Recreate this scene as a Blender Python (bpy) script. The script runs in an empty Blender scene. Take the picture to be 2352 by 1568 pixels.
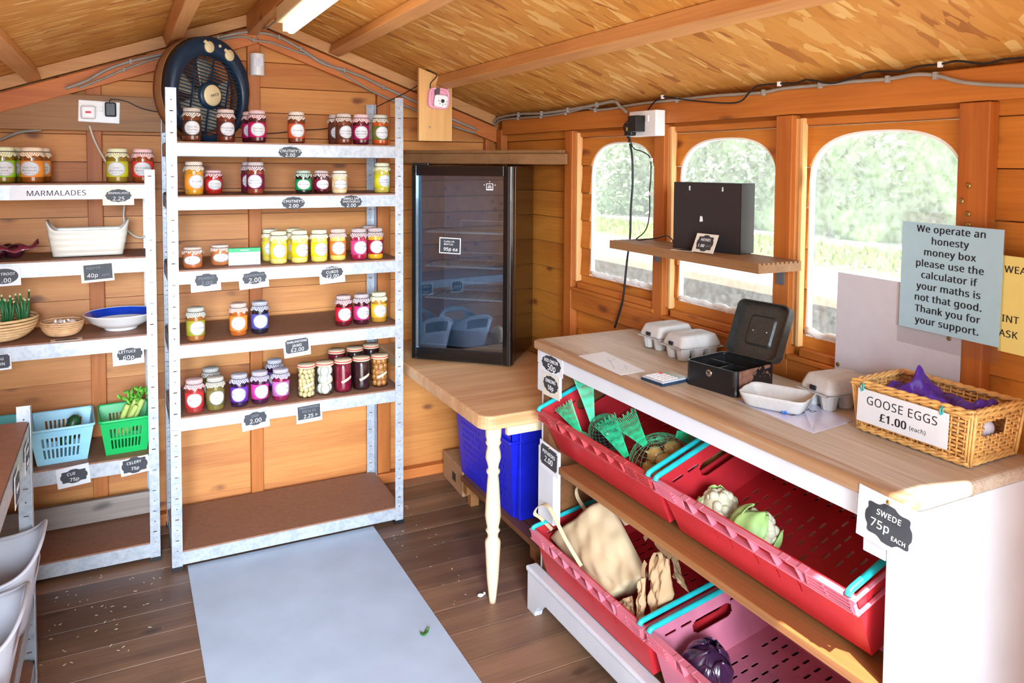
import bpy, bmesh, math, random
from mathutils import Matrix, Vector, Euler
import numpy as np
random.seed(7)
PI = math.pi
S = bpy.context.scene
COL = S.collection
# ---------------------------------------------------------------- camera
CP = Vector((-0.1484, -3.0551, 1.5272))
YAW, PIT, ROL, FPX, PPX, PPY = .472, .0475, .0066, 1758.844, 1176.0, 461.94
_s, _c = math.sin(YAW), math.cos(YAW)
_r = Vector((_c, -_s, 0)); _f = Vector((_s, _c, 0)); _u = Vector((0, 0, 1))
CF = _f*math.cos(PIT) - _u*math.sin(PIT); _u0 = _u*math.cos(PIT) + _f*math.sin(PIT)
CR = _r*math.cos(ROL) + _u0*math.sin(ROL); CU = -_r*math.sin(ROL) + _u0*math.cos(ROL)
cd = bpy.data.cameras.new('camera'); cam = bpy.data.objects.new('camera', cd); COL.objects.link(cam)
cam.matrix_world = Matrix(((CR.x, CU.x, -CF.x, CP.x), (CR.y, CU.y, -CF.y, CP.y), (CR.z, CU.z, -CF.z, CP.z), (0, 0, 0, 1)))
cd.sensor_width = 36; cd.lens = FPX/2352*36; cd.shift_x = 0; cd.shift_y = -(784-PPY)/2352
cd.clip_start = .02; cd.clip_end = 200
S.camera = cam
# ---------------------------------------------------------------- sky, sun, doorway fill lamp, exposure
w = bpy.data.worlds.new('sky'); S.world = w; w.use_nodes = True
bg = w.node_tree.nodes['Background']; bg.inputs[0].default_value = (.80, .91, 1.0, 1); bg.inputs[1].default_value = 2.3
sl = bpy.data.lights.new('sun', 'SUN'); sun = bpy.data.objects.new('sun', sl); COL.objects.link(sun)
sl.energy = 20; sl.angle = .012; sl.color = (1, .96, .9)
SUND = Vector((.3, 1.0, -1.5)).normalized()
sun.rotation_euler = SUND.to_track_quat('-Z', 'Y').to_euler()
def area(name, loc, size, rot, energy, color):
    l = bpy.data.lights.new(name, 'AREA'); l.shape = 'RECTANGLE'; l.size, l.size_y = size; l.energy = energy; l.color = color
    o = bpy.data.objects.new(name, l); COL.objects.link(o); o.location = loc; o.rotation_euler = rot; return o
# narrow-beam fill lamp added outside the open double doorway to boost its daylight
dl = area('doorway_fill', (-.75, -5.2, 1.75), (1.6, 1.3), (math.radians(73), 0, math.radians(-9)), 80, (.72, .86, 1)); dl.data.spread = math.radians(56)
S.view_settings.view_transform = 'Standard'; S.view_settings.look = 'None'
S.view_settings.gamma = 1; S.view_settings.use_curve_mapping = False
S.view_settings.exposure = 0.0
S.cycles.max_bounces = 10; S.cycles.diffuse_bounces = 6; S.cycles.transparent_max_bounces = 16
S.cycles.use_denoising = True; S.cycles.sample_clamp_indirect = 6

# ---------------------------------------------------------------- helpers
def at(u, v, x=None, y=None, z=None):
    """point on an axis plane seen at pixel (u, v) of the 2352x1568 photograph"""
    d = CF + CR*((u-PPX)/FPX) - CU*((v-PPY)/FPX)
    t = (x-CP.x)/d.x if x is not None else (y-CP.y)/d.y if y is not None else (z-CP.z)/d.z
    return CP + d*t
T = Matrix.Translation
def RX(a): return Matrix.Rotation(math.radians(a), 4, 'X')
def RY(a): return Matrix.Rotation(math.radians(a), 4, 'Y')
def RZ(a): return Matrix.Rotation(math.radians(a), 4, 'Z')
BACK = RX(90)                       # local x right, y up, z out: on the back wall
RIGHT = RZ(-90) @ RX(90)            # the same on the right-hand wall

class MB:
    def __init__(s, M=None): s.v = []; s.f = []; s.sm = []; s.mi = []; s.M = M or Matrix(); s.m = 0
    def add(s, vs, fs, smooth=False, M=None):
        X = s.M @ M if M is not None else s.M
        o = len(s.v); s.v += [X @ Vector(p) for p in vs]
        for f in fs: s.f.append([o+i for i in f]); s.sm.append(smooth); s.mi.append(s.m)
        return s
    def box(s, x0, x1, y0, y1, z0, z1, M=None):
        return s.add([(x0,y0,z0),(x1,y0,z0),(x1,y1,z0),(x0,y1,z0),(x0,y0,z1),(x1,y0,z1),(x1,y1,z1),(x0,y1,z1)],
                     [(0,3,2,1),(4,5,6,7),(0,1,5,4),(1,2,6,5),(2,3,7,6),(3,0,4,7)], False, M)
    def bar(s, a, b, wd, h, up=(0,0,1)):
        a, b = Vector(a), Vector(b); d = b-a; L = d.length; d.normalize(); up = Vector(up)
        sx = d.cross(up).normalized(); uz = sx.cross(d)
        X = Matrix(((d.x,sx.x,uz.x,a.x),(d.y,sx.y,uz.y,a.y),(d.z,sx.z,uz.z,a.z),(0,0,0,1)))
        return s.box(0, L, -wd/2, wd/2, -h/2, h/2, X)
    def tube(s, path, r, n=8, closed=False, cap=True, flat=None, up=None):
        P = [Vector(p) for p in path]; N = len(P); vs = []; fs = []; prev = None
        for i, p in enumerate(P):
            a = P[(i-1) % N] if (closed or i) else p; b = P[(i+1) % N] if (closed or i < N-1) else p
            d = (b-a)
            d = d.normalized() if d.length > 1e-9 else Vector((0,0,1))
            q = up and Vector(up) or prev or (Vector((0,0,1)) if abs(d.z) < .9 else Vector((1,0,0)))
            e1 = q - d*q.dot(d)
            e1 = e1.normalized() if e1.length > 1e-6 else d.orthogonal().normalized()
            prev = e1; e2 = d.cross(e1)
            rr = r[i] if isinstance(r, (list, tuple)) else r
            for k in range(n):
                t = 2*PI*(k+.5)/n; ra, rb = flat if flat else (rr, rr)
                vs.append(p + e1*(ra*math.cos(t)) + e2*(rb*math.sin(t)))
        for i in range(N if closed else N-1):
            j = (i+1) % N
            for k in range(n): fs.append((i*n+k, i*n+(k+1)%n, j*n+(k+1)%n, j*n+k))
        if cap and not closed: fs += [tuple(range(n))[::-1], tuple((N-1)*n+k for k in range(n))]
        return s.add(vs, fs, n > 4)
    def lathe(s, prof, n=24, M=None, wob=None, smooth=True, capb=True, capt=True):
        vs = []; fs = []
        for i, (r, z) in enumerate(prof):
            for k in range(n):
                t = 2*PI*k/n; rr, zz = (r, z) if not wob else wob(i, t, r, z)
                vs.append((rr*math.cos(t), rr*math.sin(t), zz))
        for i in range(len(prof)-1):
            for k in range(n): fs.append((i*n+k, i*n+(k+1)%n, (i+1)*n+(k+1)%n, (i+1)*n+k))
        if capb: fs.append(tuple(range(n))[::-1])
        if capt: fs.append(tuple((len(prof)-1)*n+k for k in range(n)))
        return s.add(vs, fs, smooth, M)
    def prism(s, poly, z0, z1, M=None):
        n = len(poly)
        vs = [(x,y,z0) for x,y in poly] + [(x,y,z1) for x,y in poly]
        fs = [tuple(range(n))[::-1], tuple(range(n, 2*n))] + [(i,(i+1)%n,n+(i+1)%n,n+i) for i in range(n)]
        return s.add(vs, fs, False, M)
    def grid(s, fn, nu, nv, smooth=True, M=None, closeu=False):
        vs = [fn(i/nu, j/nv) for j in range(nv+1) for i in range(nu+(0 if closeu else 1))]
        W = nu if closeu else nu+1
        fs = [(j*W+i, j*W+(i+1)%W, (j+1)*W+(i+1)%W, (j+1)*W+i) for j in range(nv) for i in range(nu)]
        return s.add(vs, fs, smooth, M)
    def sheet(s, fn, nu, nv, t, smooth=True, M=None):
        """a curved sheet with thickness t (closed)"""
        P = [[Vector(fn(i/nu, j/nv)) for i in range(nu+1)] for j in range(nv+1)]
        vs = []; bk = []
        for j in range(nv+1):
            for i in range(nu+1):
                a = P[j][min(i+1,nu)]-P[j][max(i-1,0)]; b = P[min(j+1,nv)][i]-P[max(j-1,0)][i]
                nn = a.cross(b); nn = nn.normalized() if nn.length > 1e-12 else Vector((0,0,1))
                vs.append(P[j][i]); bk.append(P[j][i]-nn*t)
        W = nu+1; o = len(vs); fs = []
        for j in range(nv):
            for i in range(nu):
                q = (j*W+i, j*W+i+1, (j+1)*W+i+1, (j+1)*W+i); fs.append(q); fs.append(tuple(o+k for k in q[::-1]))
        for i in range(nu):
            fs.append((i+1, i, o+i, o+i+1)); k = nv*W; fs.append((k+i, k+i+1, o+k+i+1, o+k+i))
        for j in range(nv):
            fs.append((j*W, (j+1)*W, o+(j+1)*W, o+j*W)); k = nu; fs.append(((j+1)*W+k, j*W+k, o+j*W+k, o+(j+1)*W+k))
        return s.add(vs+bk, fs, smooth, M)
    def panel(s, q, holes, t):
        """quad panel q=(p00,p10,p11,p01) with rectangular holes in metres along its edges, thickness t backwards"""
        q = [Vector(p) for p in q]; W = (q[1]-q[0]).length; H = (q[3]-q[0]).length
        nrm = (q[1]-q[0]).cross(q[3]-q[0]).normalized()
        hs = [(a/W, b/W, c/H, d/H) for a, b, c, d in holes]
        xs = sorted({0., 1.} | {round(k, 5) for h in hs for k in h[:2]}); ys = sorted({0., 1.} | {round(k, 5) for h in hs for k in h[2:]})
        nx, ny = len(xs), len(ys)
        def P(x, y): return (q[0]*(1-x)+q[1]*x)*(1-y) + (q[3]*(1-x)+q[2]*x)*y
        vs = [P(x, y) for y in ys for x in xs]; o = len(vs); vs += [p-nrm*t for p in vs]
        solid = [[not any(h[0] < (xs[i]+xs[i+1])/2 < h[1] and h[2] < (ys[j]+ys[j+1])/2 < h[3] for h in hs) for i in range(nx-1)] for j in range(ny-1)]
        fs = []
        def so(i, j): return 0 <= i < nx-1 and 0 <= j < ny-1 and solid[j][i]
        for j in range(ny-1):
            for i in range(nx-1):
                if not solid[j][i]: continue
                a, b, c, d = j*nx+i, j*nx+i+1, (j+1)*nx+i+1, (j+1)*nx+i
                fs += [(a,b,c,d), (o+d,o+c,o+b,o+a)]
                if not so(i,j-1): fs.append((b,a,o+a,o+b))
                if not so(i,j+1): fs.append((d,c,o+c,o+d))
                if not so(i-1,j): fs.append((a,d,o+d,o+a))
                if not so(i+1,j): fs.append((c,b,o+b,o+c))
        return s.add(vs, fs)
    def ball(s, c, r, n=14, m=9, sq=(1,1,1), M=None, fn=None):
        vs = []; fs = []
        for j in range(m+1):
            ph = PI*j/m
            for i in range(n):
                t = 2*PI*i/n; d = Vector((math.sin(ph)*math.cos(t), math.sin(ph)*math.sin(t), -math.cos(ph)))
                k = r*(fn(d) if fn else 1); vs.append((c[0]+d.x*k*sq[0], c[1]+d.y*k*sq[1], c[2]+d.z*k*sq[2]))
        for j in range(m):
            for i in range(n): fs.append((j*n+i, j*n+(i+1)%n, (j+1)*n+(i+1)%n, (j+1)*n+i))
        return s.add(vs, fs, True, M)
    def mesh(s, name, mats, uvf=None):
        me = bpy.data.meshes.new(name); me.from_pydata([tuple(p) for p in s.v], [], s.f)
        for m in (mats if isinstance(mats, (list, tuple)) else [mats]): me.materials.append(m)
        me.polygons.foreach_set('use_smooth', s.sm); me.polygons.foreach_set('material_index', s.mi)
        if uvf:
            uv = me.uv_layers.new(name='UVMap')
            for lp in me.loops: uv.data[lp.index].uv = uvf(me.vertices[lp.vertex_index].co)
        me.update(); return me
    def build(s, name, mats, parent=None, bevel=0, uvf=None, weld=False, seg=2):
        me = s.mesh(name, mats, uvf)
        if weld:
            b = bmesh.new(); b.from_mesh(me); bmesh.ops.remove_doubles(b, verts=b.verts, dist=1e-5); bmesh.ops.recalc_face_normals(b, faces=b.faces); b.to_mesh(me); b.free()
        o = bpy.data.objects.new(name, me); COL.objects.link(o)
        if parent: o.parent = parent
        if bevel:
            md = o.modifiers.new('bevel', 'BEVEL'); md.width = bevel; md.segments = seg; md.limit_method = 'ANGLE'; md.angle_limit = .7
        return o
def tag(o, label=None, cat=None, group=None, kind=None):
    if label: o['label'] = label
    if cat: o['category'] = cat
    if group: o['group'] = group
    if kind: o['kind'] = kind
    return o
def thing(name, label, cat, loc=(0,0,0), M=None, group=None):
    o = bpy.data.objects.new(name, None); COL.objects.link(o); o.empty_display_size = .05
    o.matrix_world = T(Vector(loc)) @ M if M else T(Vector(loc))
    return tag(o, label, cat, group)
def inv(o): return o.matrix_world.inverted()      # MB(inv(root)) takes world coordinates
def struct(o): o['kind'] = 'structure'; return o
def spline(pts, n=6):
    P = [Vector(p) for p in pts]; out = []
    for i in range(len(P)-1):
        p0, p1, p2, p3 = P[max(i-1,0)], P[i], P[i+1], P[min(i+2,len(P)-1)]
        for k in range(n):
            t = k/n; out.append(.5*((2*p1)+(p2-p0)*t+(2*p0-5*p1+4*p2-p3)*t*t+(3*p1-p0-3*p2+p3)*t**3))
    return out+[P[-1]]
SANS = None
try:
    SANS = bpy.data.fonts.load(bpy.utils.system_resource('DATAFILES', path='fonts') + '/NotoSansHebrew-Regular.woff2')
except Exception:
    SANS = None
_tx = {}
def text_mesh(body, size, bold=0., shear=0., spacing=1.0, align='CENTER'):
    k = (body, size, bold, shear, align)
    if k in _tx: return _tx[k]
    c = bpy.data.curves.new('lettering', 'FONT'); c.body = body; c.size = size*(1.04 if SANS else 1); c.align_x = align; c.align_y = 'CENTER'
    c.offset = 0; c.shear = shear; c.resolution_u = 2; c.space_character = 1.06; c.font = SANS or c.font; c.extrude = .00015
    o = bpy.data.objects.new('tmp', c); COL.objects.link(o)
    dg = bpy.context.evaluated_depsgraph_get(); me = bpy.data.meshes.new_from_object(o.evaluated_get(dg))
    bpy.data.objects.remove(o); bpy.data.curves.remove(c)
    me.name = 'lettering'; _tx[k] = me; return me
def letters(lines, mat, parent, z=.0012, name='lettering', rot=0):
    """lines of (text, x, y, size, bold, shear) joined into one lettering part"""
    m = MB()
    for ln in lines:
        body, x, y, sz = ln[:4]; bold = ln[4] if len(ln) > 4 else 0; sh = ln[5] if len(ln) > 5 else 0
        al = ln[6] if len(ln) > 6 else 'CENTER'
        me = text_mesh(body, sz, 0, sh, 1.0, al)
        for dx, dz in (((-bold*.6, 0), (0, .00004), (bold*.6, .00008)) if bold else ((0, 0),)):      # heavier strokes
            m.add([v.co + Vector((x+dx, y, z+dz)) for v in me.vertices], [list(p.vertices) for p in me.polygons], M=RZ(rot))
    return m.build(name, mat, parent)

# ---------------------------------------------------------------- materials
def srgb(r, g, b):
    f = lambda c: (c/255/12.92) if c/255 <= .04045 else ((c/255+.055)/1.055)**2.4
    return (f(r), f(g), f(b), 1)
class NT:
    def __init__(s, name):
        s.m = bpy.data.materials.new(name); s.m.use_nodes = True; s.t = s.m.node_tree; s.n = s.t.nodes; s.l = s.t.links
        s.b = s.n['Principled BSDF']; s.out = s.n['Material Output']
    def new(s, ty, **k):
        n = s.n.new(ty)
        for a, b in k.items():
            if a.startswith('i_'):
                q = a[2:]; n.inputs[int(q) if q.isdigit() else q].default_value = b
            else: setattr(n, a, b)
        return n
    def link(s, a, b): s.l.new(a, b)
    def coord(s, kind='Object'): return s.new('ShaderNodeTexCoord').outputs[kind]
    def mapping(s, v, scale=(1,1,1), rot=(0,0,0), loc=(0,0,0)):
        m = s.new('ShaderNodeMapping'); m.inputs['Scale'].default_value = scale; m.inputs['Rotation'].default_value = rot; m.inputs['Location'].default_value = loc
        s.link(v, m.inputs[0]); return m.outputs[0]
    def noise(s, v, scale=5, detail=3, rough=.5, dist=0):
        n = s.new('ShaderNodeTexNoise'); n.inputs['Scale'].default_value = scale; n.inputs['Detail'].default_value = detail
        n.inputs['Roughness'].default_value = rough; n.inputs['Distortion'].default_value = dist
        s.link(v, n.inputs['Vector']); return n.outputs[0]
    def math(s, op, a, b=None, clamp=False):
        n = s.new('ShaderNodeMath', operation=op, use_clamp=clamp)
        for i, k in enumerate((a, b)):
            if k is None: continue
            if isinstance(k, (int, float)): n.inputs[i].default_value = k
            else: s.link(k, n.inputs[i])
        return n.outputs[0]
    def ramp(s, f, stops):
        r = s.new('ShaderNodeValToRGB'); e = r.color_ramp.elements
        while len(e) < len(stops): e.new(.5)
        for k, (p, c) in enumerate(stops): e[k].position = p; e[k].color = c
        s.link(f, r.inputs[0]); return r.outputs[0]
    def mix(s, f, a, b, mode='MIX'):
        n = s.new('ShaderNodeMix', data_type='RGBA', blend_type=mode)
        for i, k in ((0, f), (6, a), (7, b)):
            if isinstance(k, (int, float, tuple)): n.inputs[i].default_value = k
            else: s.link(k, n.inputs[i])
        return n.outputs[2]
    def bump(s, h, st=.2, d=.002):
        n = s.new('ShaderNodeBump'); n.inputs['Strength'].default_value = st; n.inputs['Distance'].default_value = d
        s.link(h, n.inputs['Height']); s.link(n.outputs[0], s.b.inputs['Normal'])
    def set(s, color=None, rough=.5, metal=0, spec=.5, coat=0, trans=0, sss=0):
        if color is not None:
            if isinstance(color, tuple): s.b.inputs['Base Color'].default_value = color
            else: s.link(color, s.b.inputs['Base Color'])
        if isinstance(rough, (int, float)): s.b.inputs['Roughness'].default_value = rough
        else: s.link(rough, s.b.inputs['Roughness'])
        s.b.inputs['Metallic'].default_value = metal; s.b.inputs['Specular IOR Level'].default_value = spec
        s.b.inputs['Coat Weight'].default_value = coat; s.b.inputs['Transmission Weight'].default_value = trans
        return s.m
def sc(c, k): return (min(c[0]*k, 1), min(c[1]*k, 1), min(c[2]*k, 1), 1)
_pm = {}
def plain(name, c, rough=.5, metal=0, var=.12, scale=30, bump=0, coat=0, spec=.5):
    if name in _pm: return _pm[name]
    t = NT(name); f = t.noise(t.coord(), scale, 3)
    col = t.ramp(f, [(.3, sc(c, 1-var)), (.7, sc(c, 1+var))])
    t.set(col, rough, metal, spec, coat)
    if bump: t.bump(f, bump)
    _pm[name] = t.m; return t.m
def wood(name, c1, c2, axis=0, pitch=None, paxis=2, off=0., knots=.5, rough=.55, knotc=None, dirt=None, rnd=.5, fine=.35, coat=0):
    t = NT(name); v = t.coord(); sep = t.new('ShaderNodeSeparateXYZ'); t.link(v, sep.inputs[0])
    rv = None
    if pitch:
        cell = t.math('FLOOR', t.math('DIVIDE', t.math('SUBTRACT', sep.outputs[paxis], off), pitch))
        wn = t.new('ShaderNodeTexWhiteNoise', noise_dimensions='1D'); t.link(cell, wn.inputs['W']); rv = wn.outputs[0]
        ad = t.new('ShaderNodeVectorMath', operation='MULTIPLY_ADD'); t.link(wn.outputs[1], ad.inputs[0]); ad.inputs[1].default_value = (7, 7, 7); t.link(v, ad.inputs[2]); v = ad.outputs[0]
    s1 = [9., 9., 9.]; s1[axis] = 1.1
    s2 = [150., 150., 150.]; s2[axis] = 4.
    g1 = t.noise(t.mapping(v, s1), 1, 4, .55, .9); g2 = t.noise(t.mapping(v, s2), 1, 2, .6)
    f = t.math('ADD', t.math('MULTIPLY', g1, 1-fine), t.math('MULTIPLY', g2, fine))
    if rv is not None: f = t.math('ADD', f, t.math('MULTIPLY', t.math('SUBTRACT', rv, .5), rnd*.6))
    col = t.ramp(f, [(.28, c2), (.68, c1)])
    if knots:
        sk = [11., 11., 11.]; sk[axis] = 4.8
        vo = t.new('ShaderNodeTexVoronoi'); vo.inputs['Scale'].default_value = 1; vo.inputs['Randomness'].default_value = 1
        nz = t.noise(t.mapping(v, (12, 12, 12)), 1, 2); va = t.new('ShaderNodeVectorMath', operation='MULTIPLY_ADD')
        cm = t.new('ShaderNodeCombineXYZ'); [t.link(nz, cm.inputs[i]) for i in range(3)]
        t.link(cm.outputs[0], va.inputs[0]); va.inputs[1].default_value = (.25, .25, .25); t.link(t.mapping(v, sk), va.inputs[2]); t.link(va.outputs[0], vo.inputs['Vector'])
        sx = t.new('ShaderNodeSeparateColor'); t.link(vo.outputs['Color'], sx.inputs[0])
        keep = t.math('GREATER_THAN', sx.outputs[0], 1-knots)
        k = t.math('MULTIPLY', t.ramp(vo.outputs['Distance'], [(.08, (1,1,1,1)), (.22, (0,0,0,1))]), keep)
        col = t.mix(t.math('MULTIPLY', k, .85), col, knotc or sc(c2, .42))
    if dirt:
        d = t.ramp(t.noise(t.mapping(v, (3, 3, 3)), 1, 5, .65), [(.5, (0,0,0,1)), (.75, (1,1,1,1))])
        col = t.mix(t.math('MULTIPLY', d, .6), col, dirt)
    t.set(col, rough, coat=coat); t.bump(f, .12); return t.m
ORANGE1, ORANGE2 = srgb(226, 146, 78), srgb(176, 94, 38)
M_wallB = wood('stained_planks', srgb(216, 144, 72), srgb(176, 100, 38), 0, .111, 2, .083, .62, knotc=srgb(112, 56, 24))
M_wallR = wood('stained_planks_right', srgb(208, 132, 50), srgb(166, 92, 24), 1, .1145, 2, .0365, .45, knotc=srgb(110, 54, 20))
M_stud = wood('stained_stud', srgb(198, 116, 46), srgb(156, 80, 24), 2, knots=.2)
M_rail = wood('stained_rail', srgb(202, 122, 46), srgb(160, 84, 24), 1, knots=.2)
M_gable = wood('stained_gable_batten', srgb(208, 122, 56), srgb(174, 90, 36), 0, knots=.15)
M_pine = wood('bare_pine', srgb(216, 160, 100), srgb(176, 116, 62), 1, knots=.25)
M_pinex = wood('bare_pine_x', srgb(212, 160, 104), srgb(172, 116, 66), 0, knots=.3)
M_bead = wood('pale_bead', srgb(240, 190, 128), srgb(214, 152, 88), 2, knots=.15)
M_greyplank = wood('treated_plank', srgb(176, 124, 70), srgb(132, 86, 42), 0, knots=.3)
M_deck = wood('weathered_deck', srgb(150, 108, 68), srgb(112, 74, 42), 1, knots=.2)
M_floor = wood('floor_boards', srgb(142, 106, 80), srgb(88, 62, 48), 0, .145, 1, .05, .2, .5, dirt=srgb(84, 58, 42), rnd=.6)
M_floorgap = plain('floor_gap', srgb(205, 150, 90), .6)
M_top = wood('counter_top', srgb(204, 188, 168), srgb(152, 130, 106), 1, knots=.06, rough=.5, fine=.55, dirt=srgb(206, 192, 178))
def worn_edge(m):
    # old varnish left along the front edge of the top, worn through in patches
    t = NT.__new__(NT); t.m = m; t.t = m.node_tree; t.n = t.t.nodes; t.l = t.t.links; t.b = t.n['Principled BSDF']
    c = t.b.inputs['Base Color'].links[0].from_socket; v = t.coord(); s = t.new('ShaderNodeSeparateXYZ'); t.link(v, s.inputs[0])
    n = t.noise(t.mapping(v, (60, 2.2, 60)), 1, 4, .6)
    k = t.math('ADD', t.math('MULTIPLY', t.math('SUBTRACT', -.165, s.outputs[0]), 22), t.math('MULTIPLY', t.math('SUBTRACT', n, .5), 3.2))
    f = t.ramp(k, [(.0, (0,0,0,1)), (.55, (.8,.8,.8,1))])
    t.link(t.mix(f, c, srgb(150, 104, 62)), t.b.inputs['Base Color'])
worn_edge(M_top)
M_table = wood('table_top', srgb(226, 184, 136), srgb(186, 134, 88), 0, .16, 1, .0, .1, .45, rnd=.4)
M_brown = wood('brown_timber', srgb(136, 88, 50), srgb(92, 54, 28), 1, knots=.15)
M_railb = wood('shelf_rail_timber', srgb(166, 112, 62), srgb(120, 74, 38), 1, knots=.15)
M_legw = wood('pale_turned_wood', srgb(236, 216, 182), srgb(210, 184, 146), 2, knots=0, rough=.4)
M_white = plain('white_paint', srgb(204, 205, 210), .5, var=.05, scale=8, bump=.05)
M_mdf = plain('brown_board', srgb(140, 98, 76), .6, var=.12, scale=60)
M_black = plain('black_plastic', srgb(22, 22, 24), .4, var=.1)
M_gloss = plain('black_gloss', srgb(14, 14, 16), .22, var=.1, coat=.4)
M_wplast = plain('white_plastic', srgb(236, 236, 238), .35, var=.03)
M_grey_c = plain('grey_cable', srgb(150, 144, 136), .5)
M_card = plain('white_card', srgb(214, 215, 219), .45, var=.03)
M_cream = plain('cream_card', srgb(212, 206, 190), .5, var=.04)
M_slate = plain('slate_black', srgb(48, 50, 56), .55, var=.15)
M_ink = plain('black_ink', srgb(24, 24, 34), .6)
M_chalk = plain('chalk_ink', srgb(240, 240, 240), .7)
M_fchalk = plain('faded_chalk', srgb(120, 124, 130), .7)
M_teal = plain('teal_plastic', srgb(32, 176, 180), .3, coat=.3)
M_red = plain('red_plastic', srgb(188, 38, 46), .42, var=.1, scale=12)
M_redp = plain('faded_red_plastic', srgb(206, 112, 128), .45, var=.18, scale=9)
M_pink = plain('faded_pink_plastic', srgb(196, 112, 134), .45, var=.22, scale=7)
M_blue = plain('blue_plastic', srgb(28, 40, 214), .35, var=.1)
M_ltblue = plain('light_blue_plastic', srgb(152, 214, 240), .35, var=.04)
M_green = plain('green_plastic', srgb(20, 178, 90), .35, var=.05)
M_tealb = plain('teal_basket_plastic', srgb(70, 180, 180), .35)
M_paper = plain('kraft_paper', srgb(212, 188, 150), .7, var=.07, scale=10)
M_paper2 = plain('kraft_paper_dark', srgb(180, 146, 108), .7, var=.08, scale=10)
M_pulp = plain('grey_pulp', srgb(186, 182, 178), .85, var=.06, scale=90, bump=.25)
M_tin = plain('lacquered_black', srgb(30, 28, 28), .3, coat=.5)
M_chrome = plain('chrome', srgb(210, 210, 212), .2, 1)
M_mat = plain('grey_mat', srgb(172, 186, 204), .7, var=.06, scale=6)
def galv():
    t = NT('galvanised_steel'); v = t.coord()
    vo = t.new('ShaderNodeTexVoronoi'); vo.inputs['Scale'].default_value = 70; t.link(v, vo.inputs['Vector'])
    f = t.math('ADD', t.math('MULTIPLY', t.noise(v, 26, 4), .75), t.math('MULTIPLY', vo.outputs['Distance'], .35))
    return t.set(t.ramp(f, [(.25, srgb(152, 160, 170)), (.7, srgb(188, 192, 198))]), .38, .3)
M_galv = galv()
def osb():
    t = NT('strand_board'); v = t.coord(); last = None
    for k, (rot, scl, off) in enumerate(((.15, (11, 44, 1), 0), (-.5, (13, 52, 1), 3.3), (.75, (10, 36, 1), 7.1))):
        vo = t.new('ShaderNodeTexVoronoi'); vo.inputs['Scale'].default_value = 1
        nz = t.noise(t.mapping(v, (14, 14, 14)), 1, 2); cm = t.new('ShaderNodeCombineXYZ'); t.link(nz, cm.inputs[1])
        va = t.new('ShaderNodeVectorMath', operation='ADD'); t.link(t.mapping(v, scl, (0, 0, rot), (off, off, 0)), va.inputs[0]); t.link(cm.outputs[0], va.inputs[1])
        t.link(va.outputs[0], vo.inputs['Vector'])
        sx = t.new('ShaderNodeSeparateColor'); t.link(vo.outputs['Color'], sx.inputs[0])
        col = t.ramp(sx.outputs[0], [(0, srgb(168, 104, 40)), (.10, srgb(202, 140, 60)), (.75, srgb(214, 154, 72)), (1, srgb(236, 194, 120))])
        if last is None: last = col
        else: last = t.mix(t.math('GREATER_THAN', sx.outputs[1], .6), last, col)
    g = t.noise(t.mapping(v, (10, 160, 10), (0, 0, .1)), 1, 3)
    last = t.mix(.14, last, t.ramp(g, [(.3, srgb(150, 92, 42)), (.7, srgb(246, 206, 146))]), 'MULTIPLY')
    t.set(last, .6); t.bump(g, .2); return t.m
M_osb = osb()
# ---------------------------------------------------------------- the shed: walls, floor, roof
XL, XR, YB, YF = -.76, 1.53, .43, -2.75           # faces of the studs
XW, YW = 1.572, .472                              # inner face of the planking
XRIDGE, ZR, SL = .385, 2.18, .3546
def zc(x): return ZR - SL*abs(x-XRIDGE)
f = MB(); y = -4.2 + .05
f.box(XL-.1, XW+.05, -2.9, YW+.05, -.06, -.016)
floor = struct(f.build('floor', M_floorgap))
fb = MB(); yy = -2.9
k0 = math.floor((-2.9-.05)/.145)
for k in range(k0, 5):
    a, b = .05+k*.145, .05+(k+1)*.145
    fb.box(XL-.1, XW+.05, a+.0012, min(b, YW+.05)-.0012, -.016, 0)
struct(fb.build('floor_boarding', M_floor, floor, .0015))
def plank_wall(pitch, off, z0, z1, span, place, t=.013):
    m = MB(); k = math.floor((z0-off)/pitch)
    while off+k*pitch < z1:
        a, b = max(off+k*pitch, z0), min(off+(k+1)*pitch, z1); k += 1
        if b-a < .01: continue
        s0, s1 = span(b-.0005) if callable(span) else span
        if s1-s0 < .02: continue
        s0b, s1b = span(a) if callable(span) else span
        A = [(s0b,-.009,a+.0028),(s1b,-.009,a+.0028),(s1,0,b-.0005),(s0,0,b-.0005)]
        B = [(s0b,t,a+.0006),(s1b,t,a+.0006),(s1,t,b-.0005),(s0,t,b-.0005)]
        m.add([place(*p) for p in A+B], [(0,1,2,3),(7,6,5,4),(4,5,1,0),(3,2,6,7),(1,5,6,2),(4,0,3,7)])
    return m
def backspan(z):
    d = (ZR-z)/SL
    return (max(XL-.03, XRIDGE-d), min(XW+.01, XRIDGE+d))
struct(plank_wall(.111, .083, 0, 2.17, backspan, lambda s, d, z: (s, YW+d, z)).build('wall_back', M_wallB, weld=True))
bk = MB(); bk.prism([(XL-.05,-.05),(XW+.05,-.05),(XW+.05,1.75),(XRIDGE,2.2),(XL-.05,1.75)], -.02, 0, T((0,YW+.014,0))@RX(90))
struct(bk.build('trim_1', M_brown))
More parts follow.
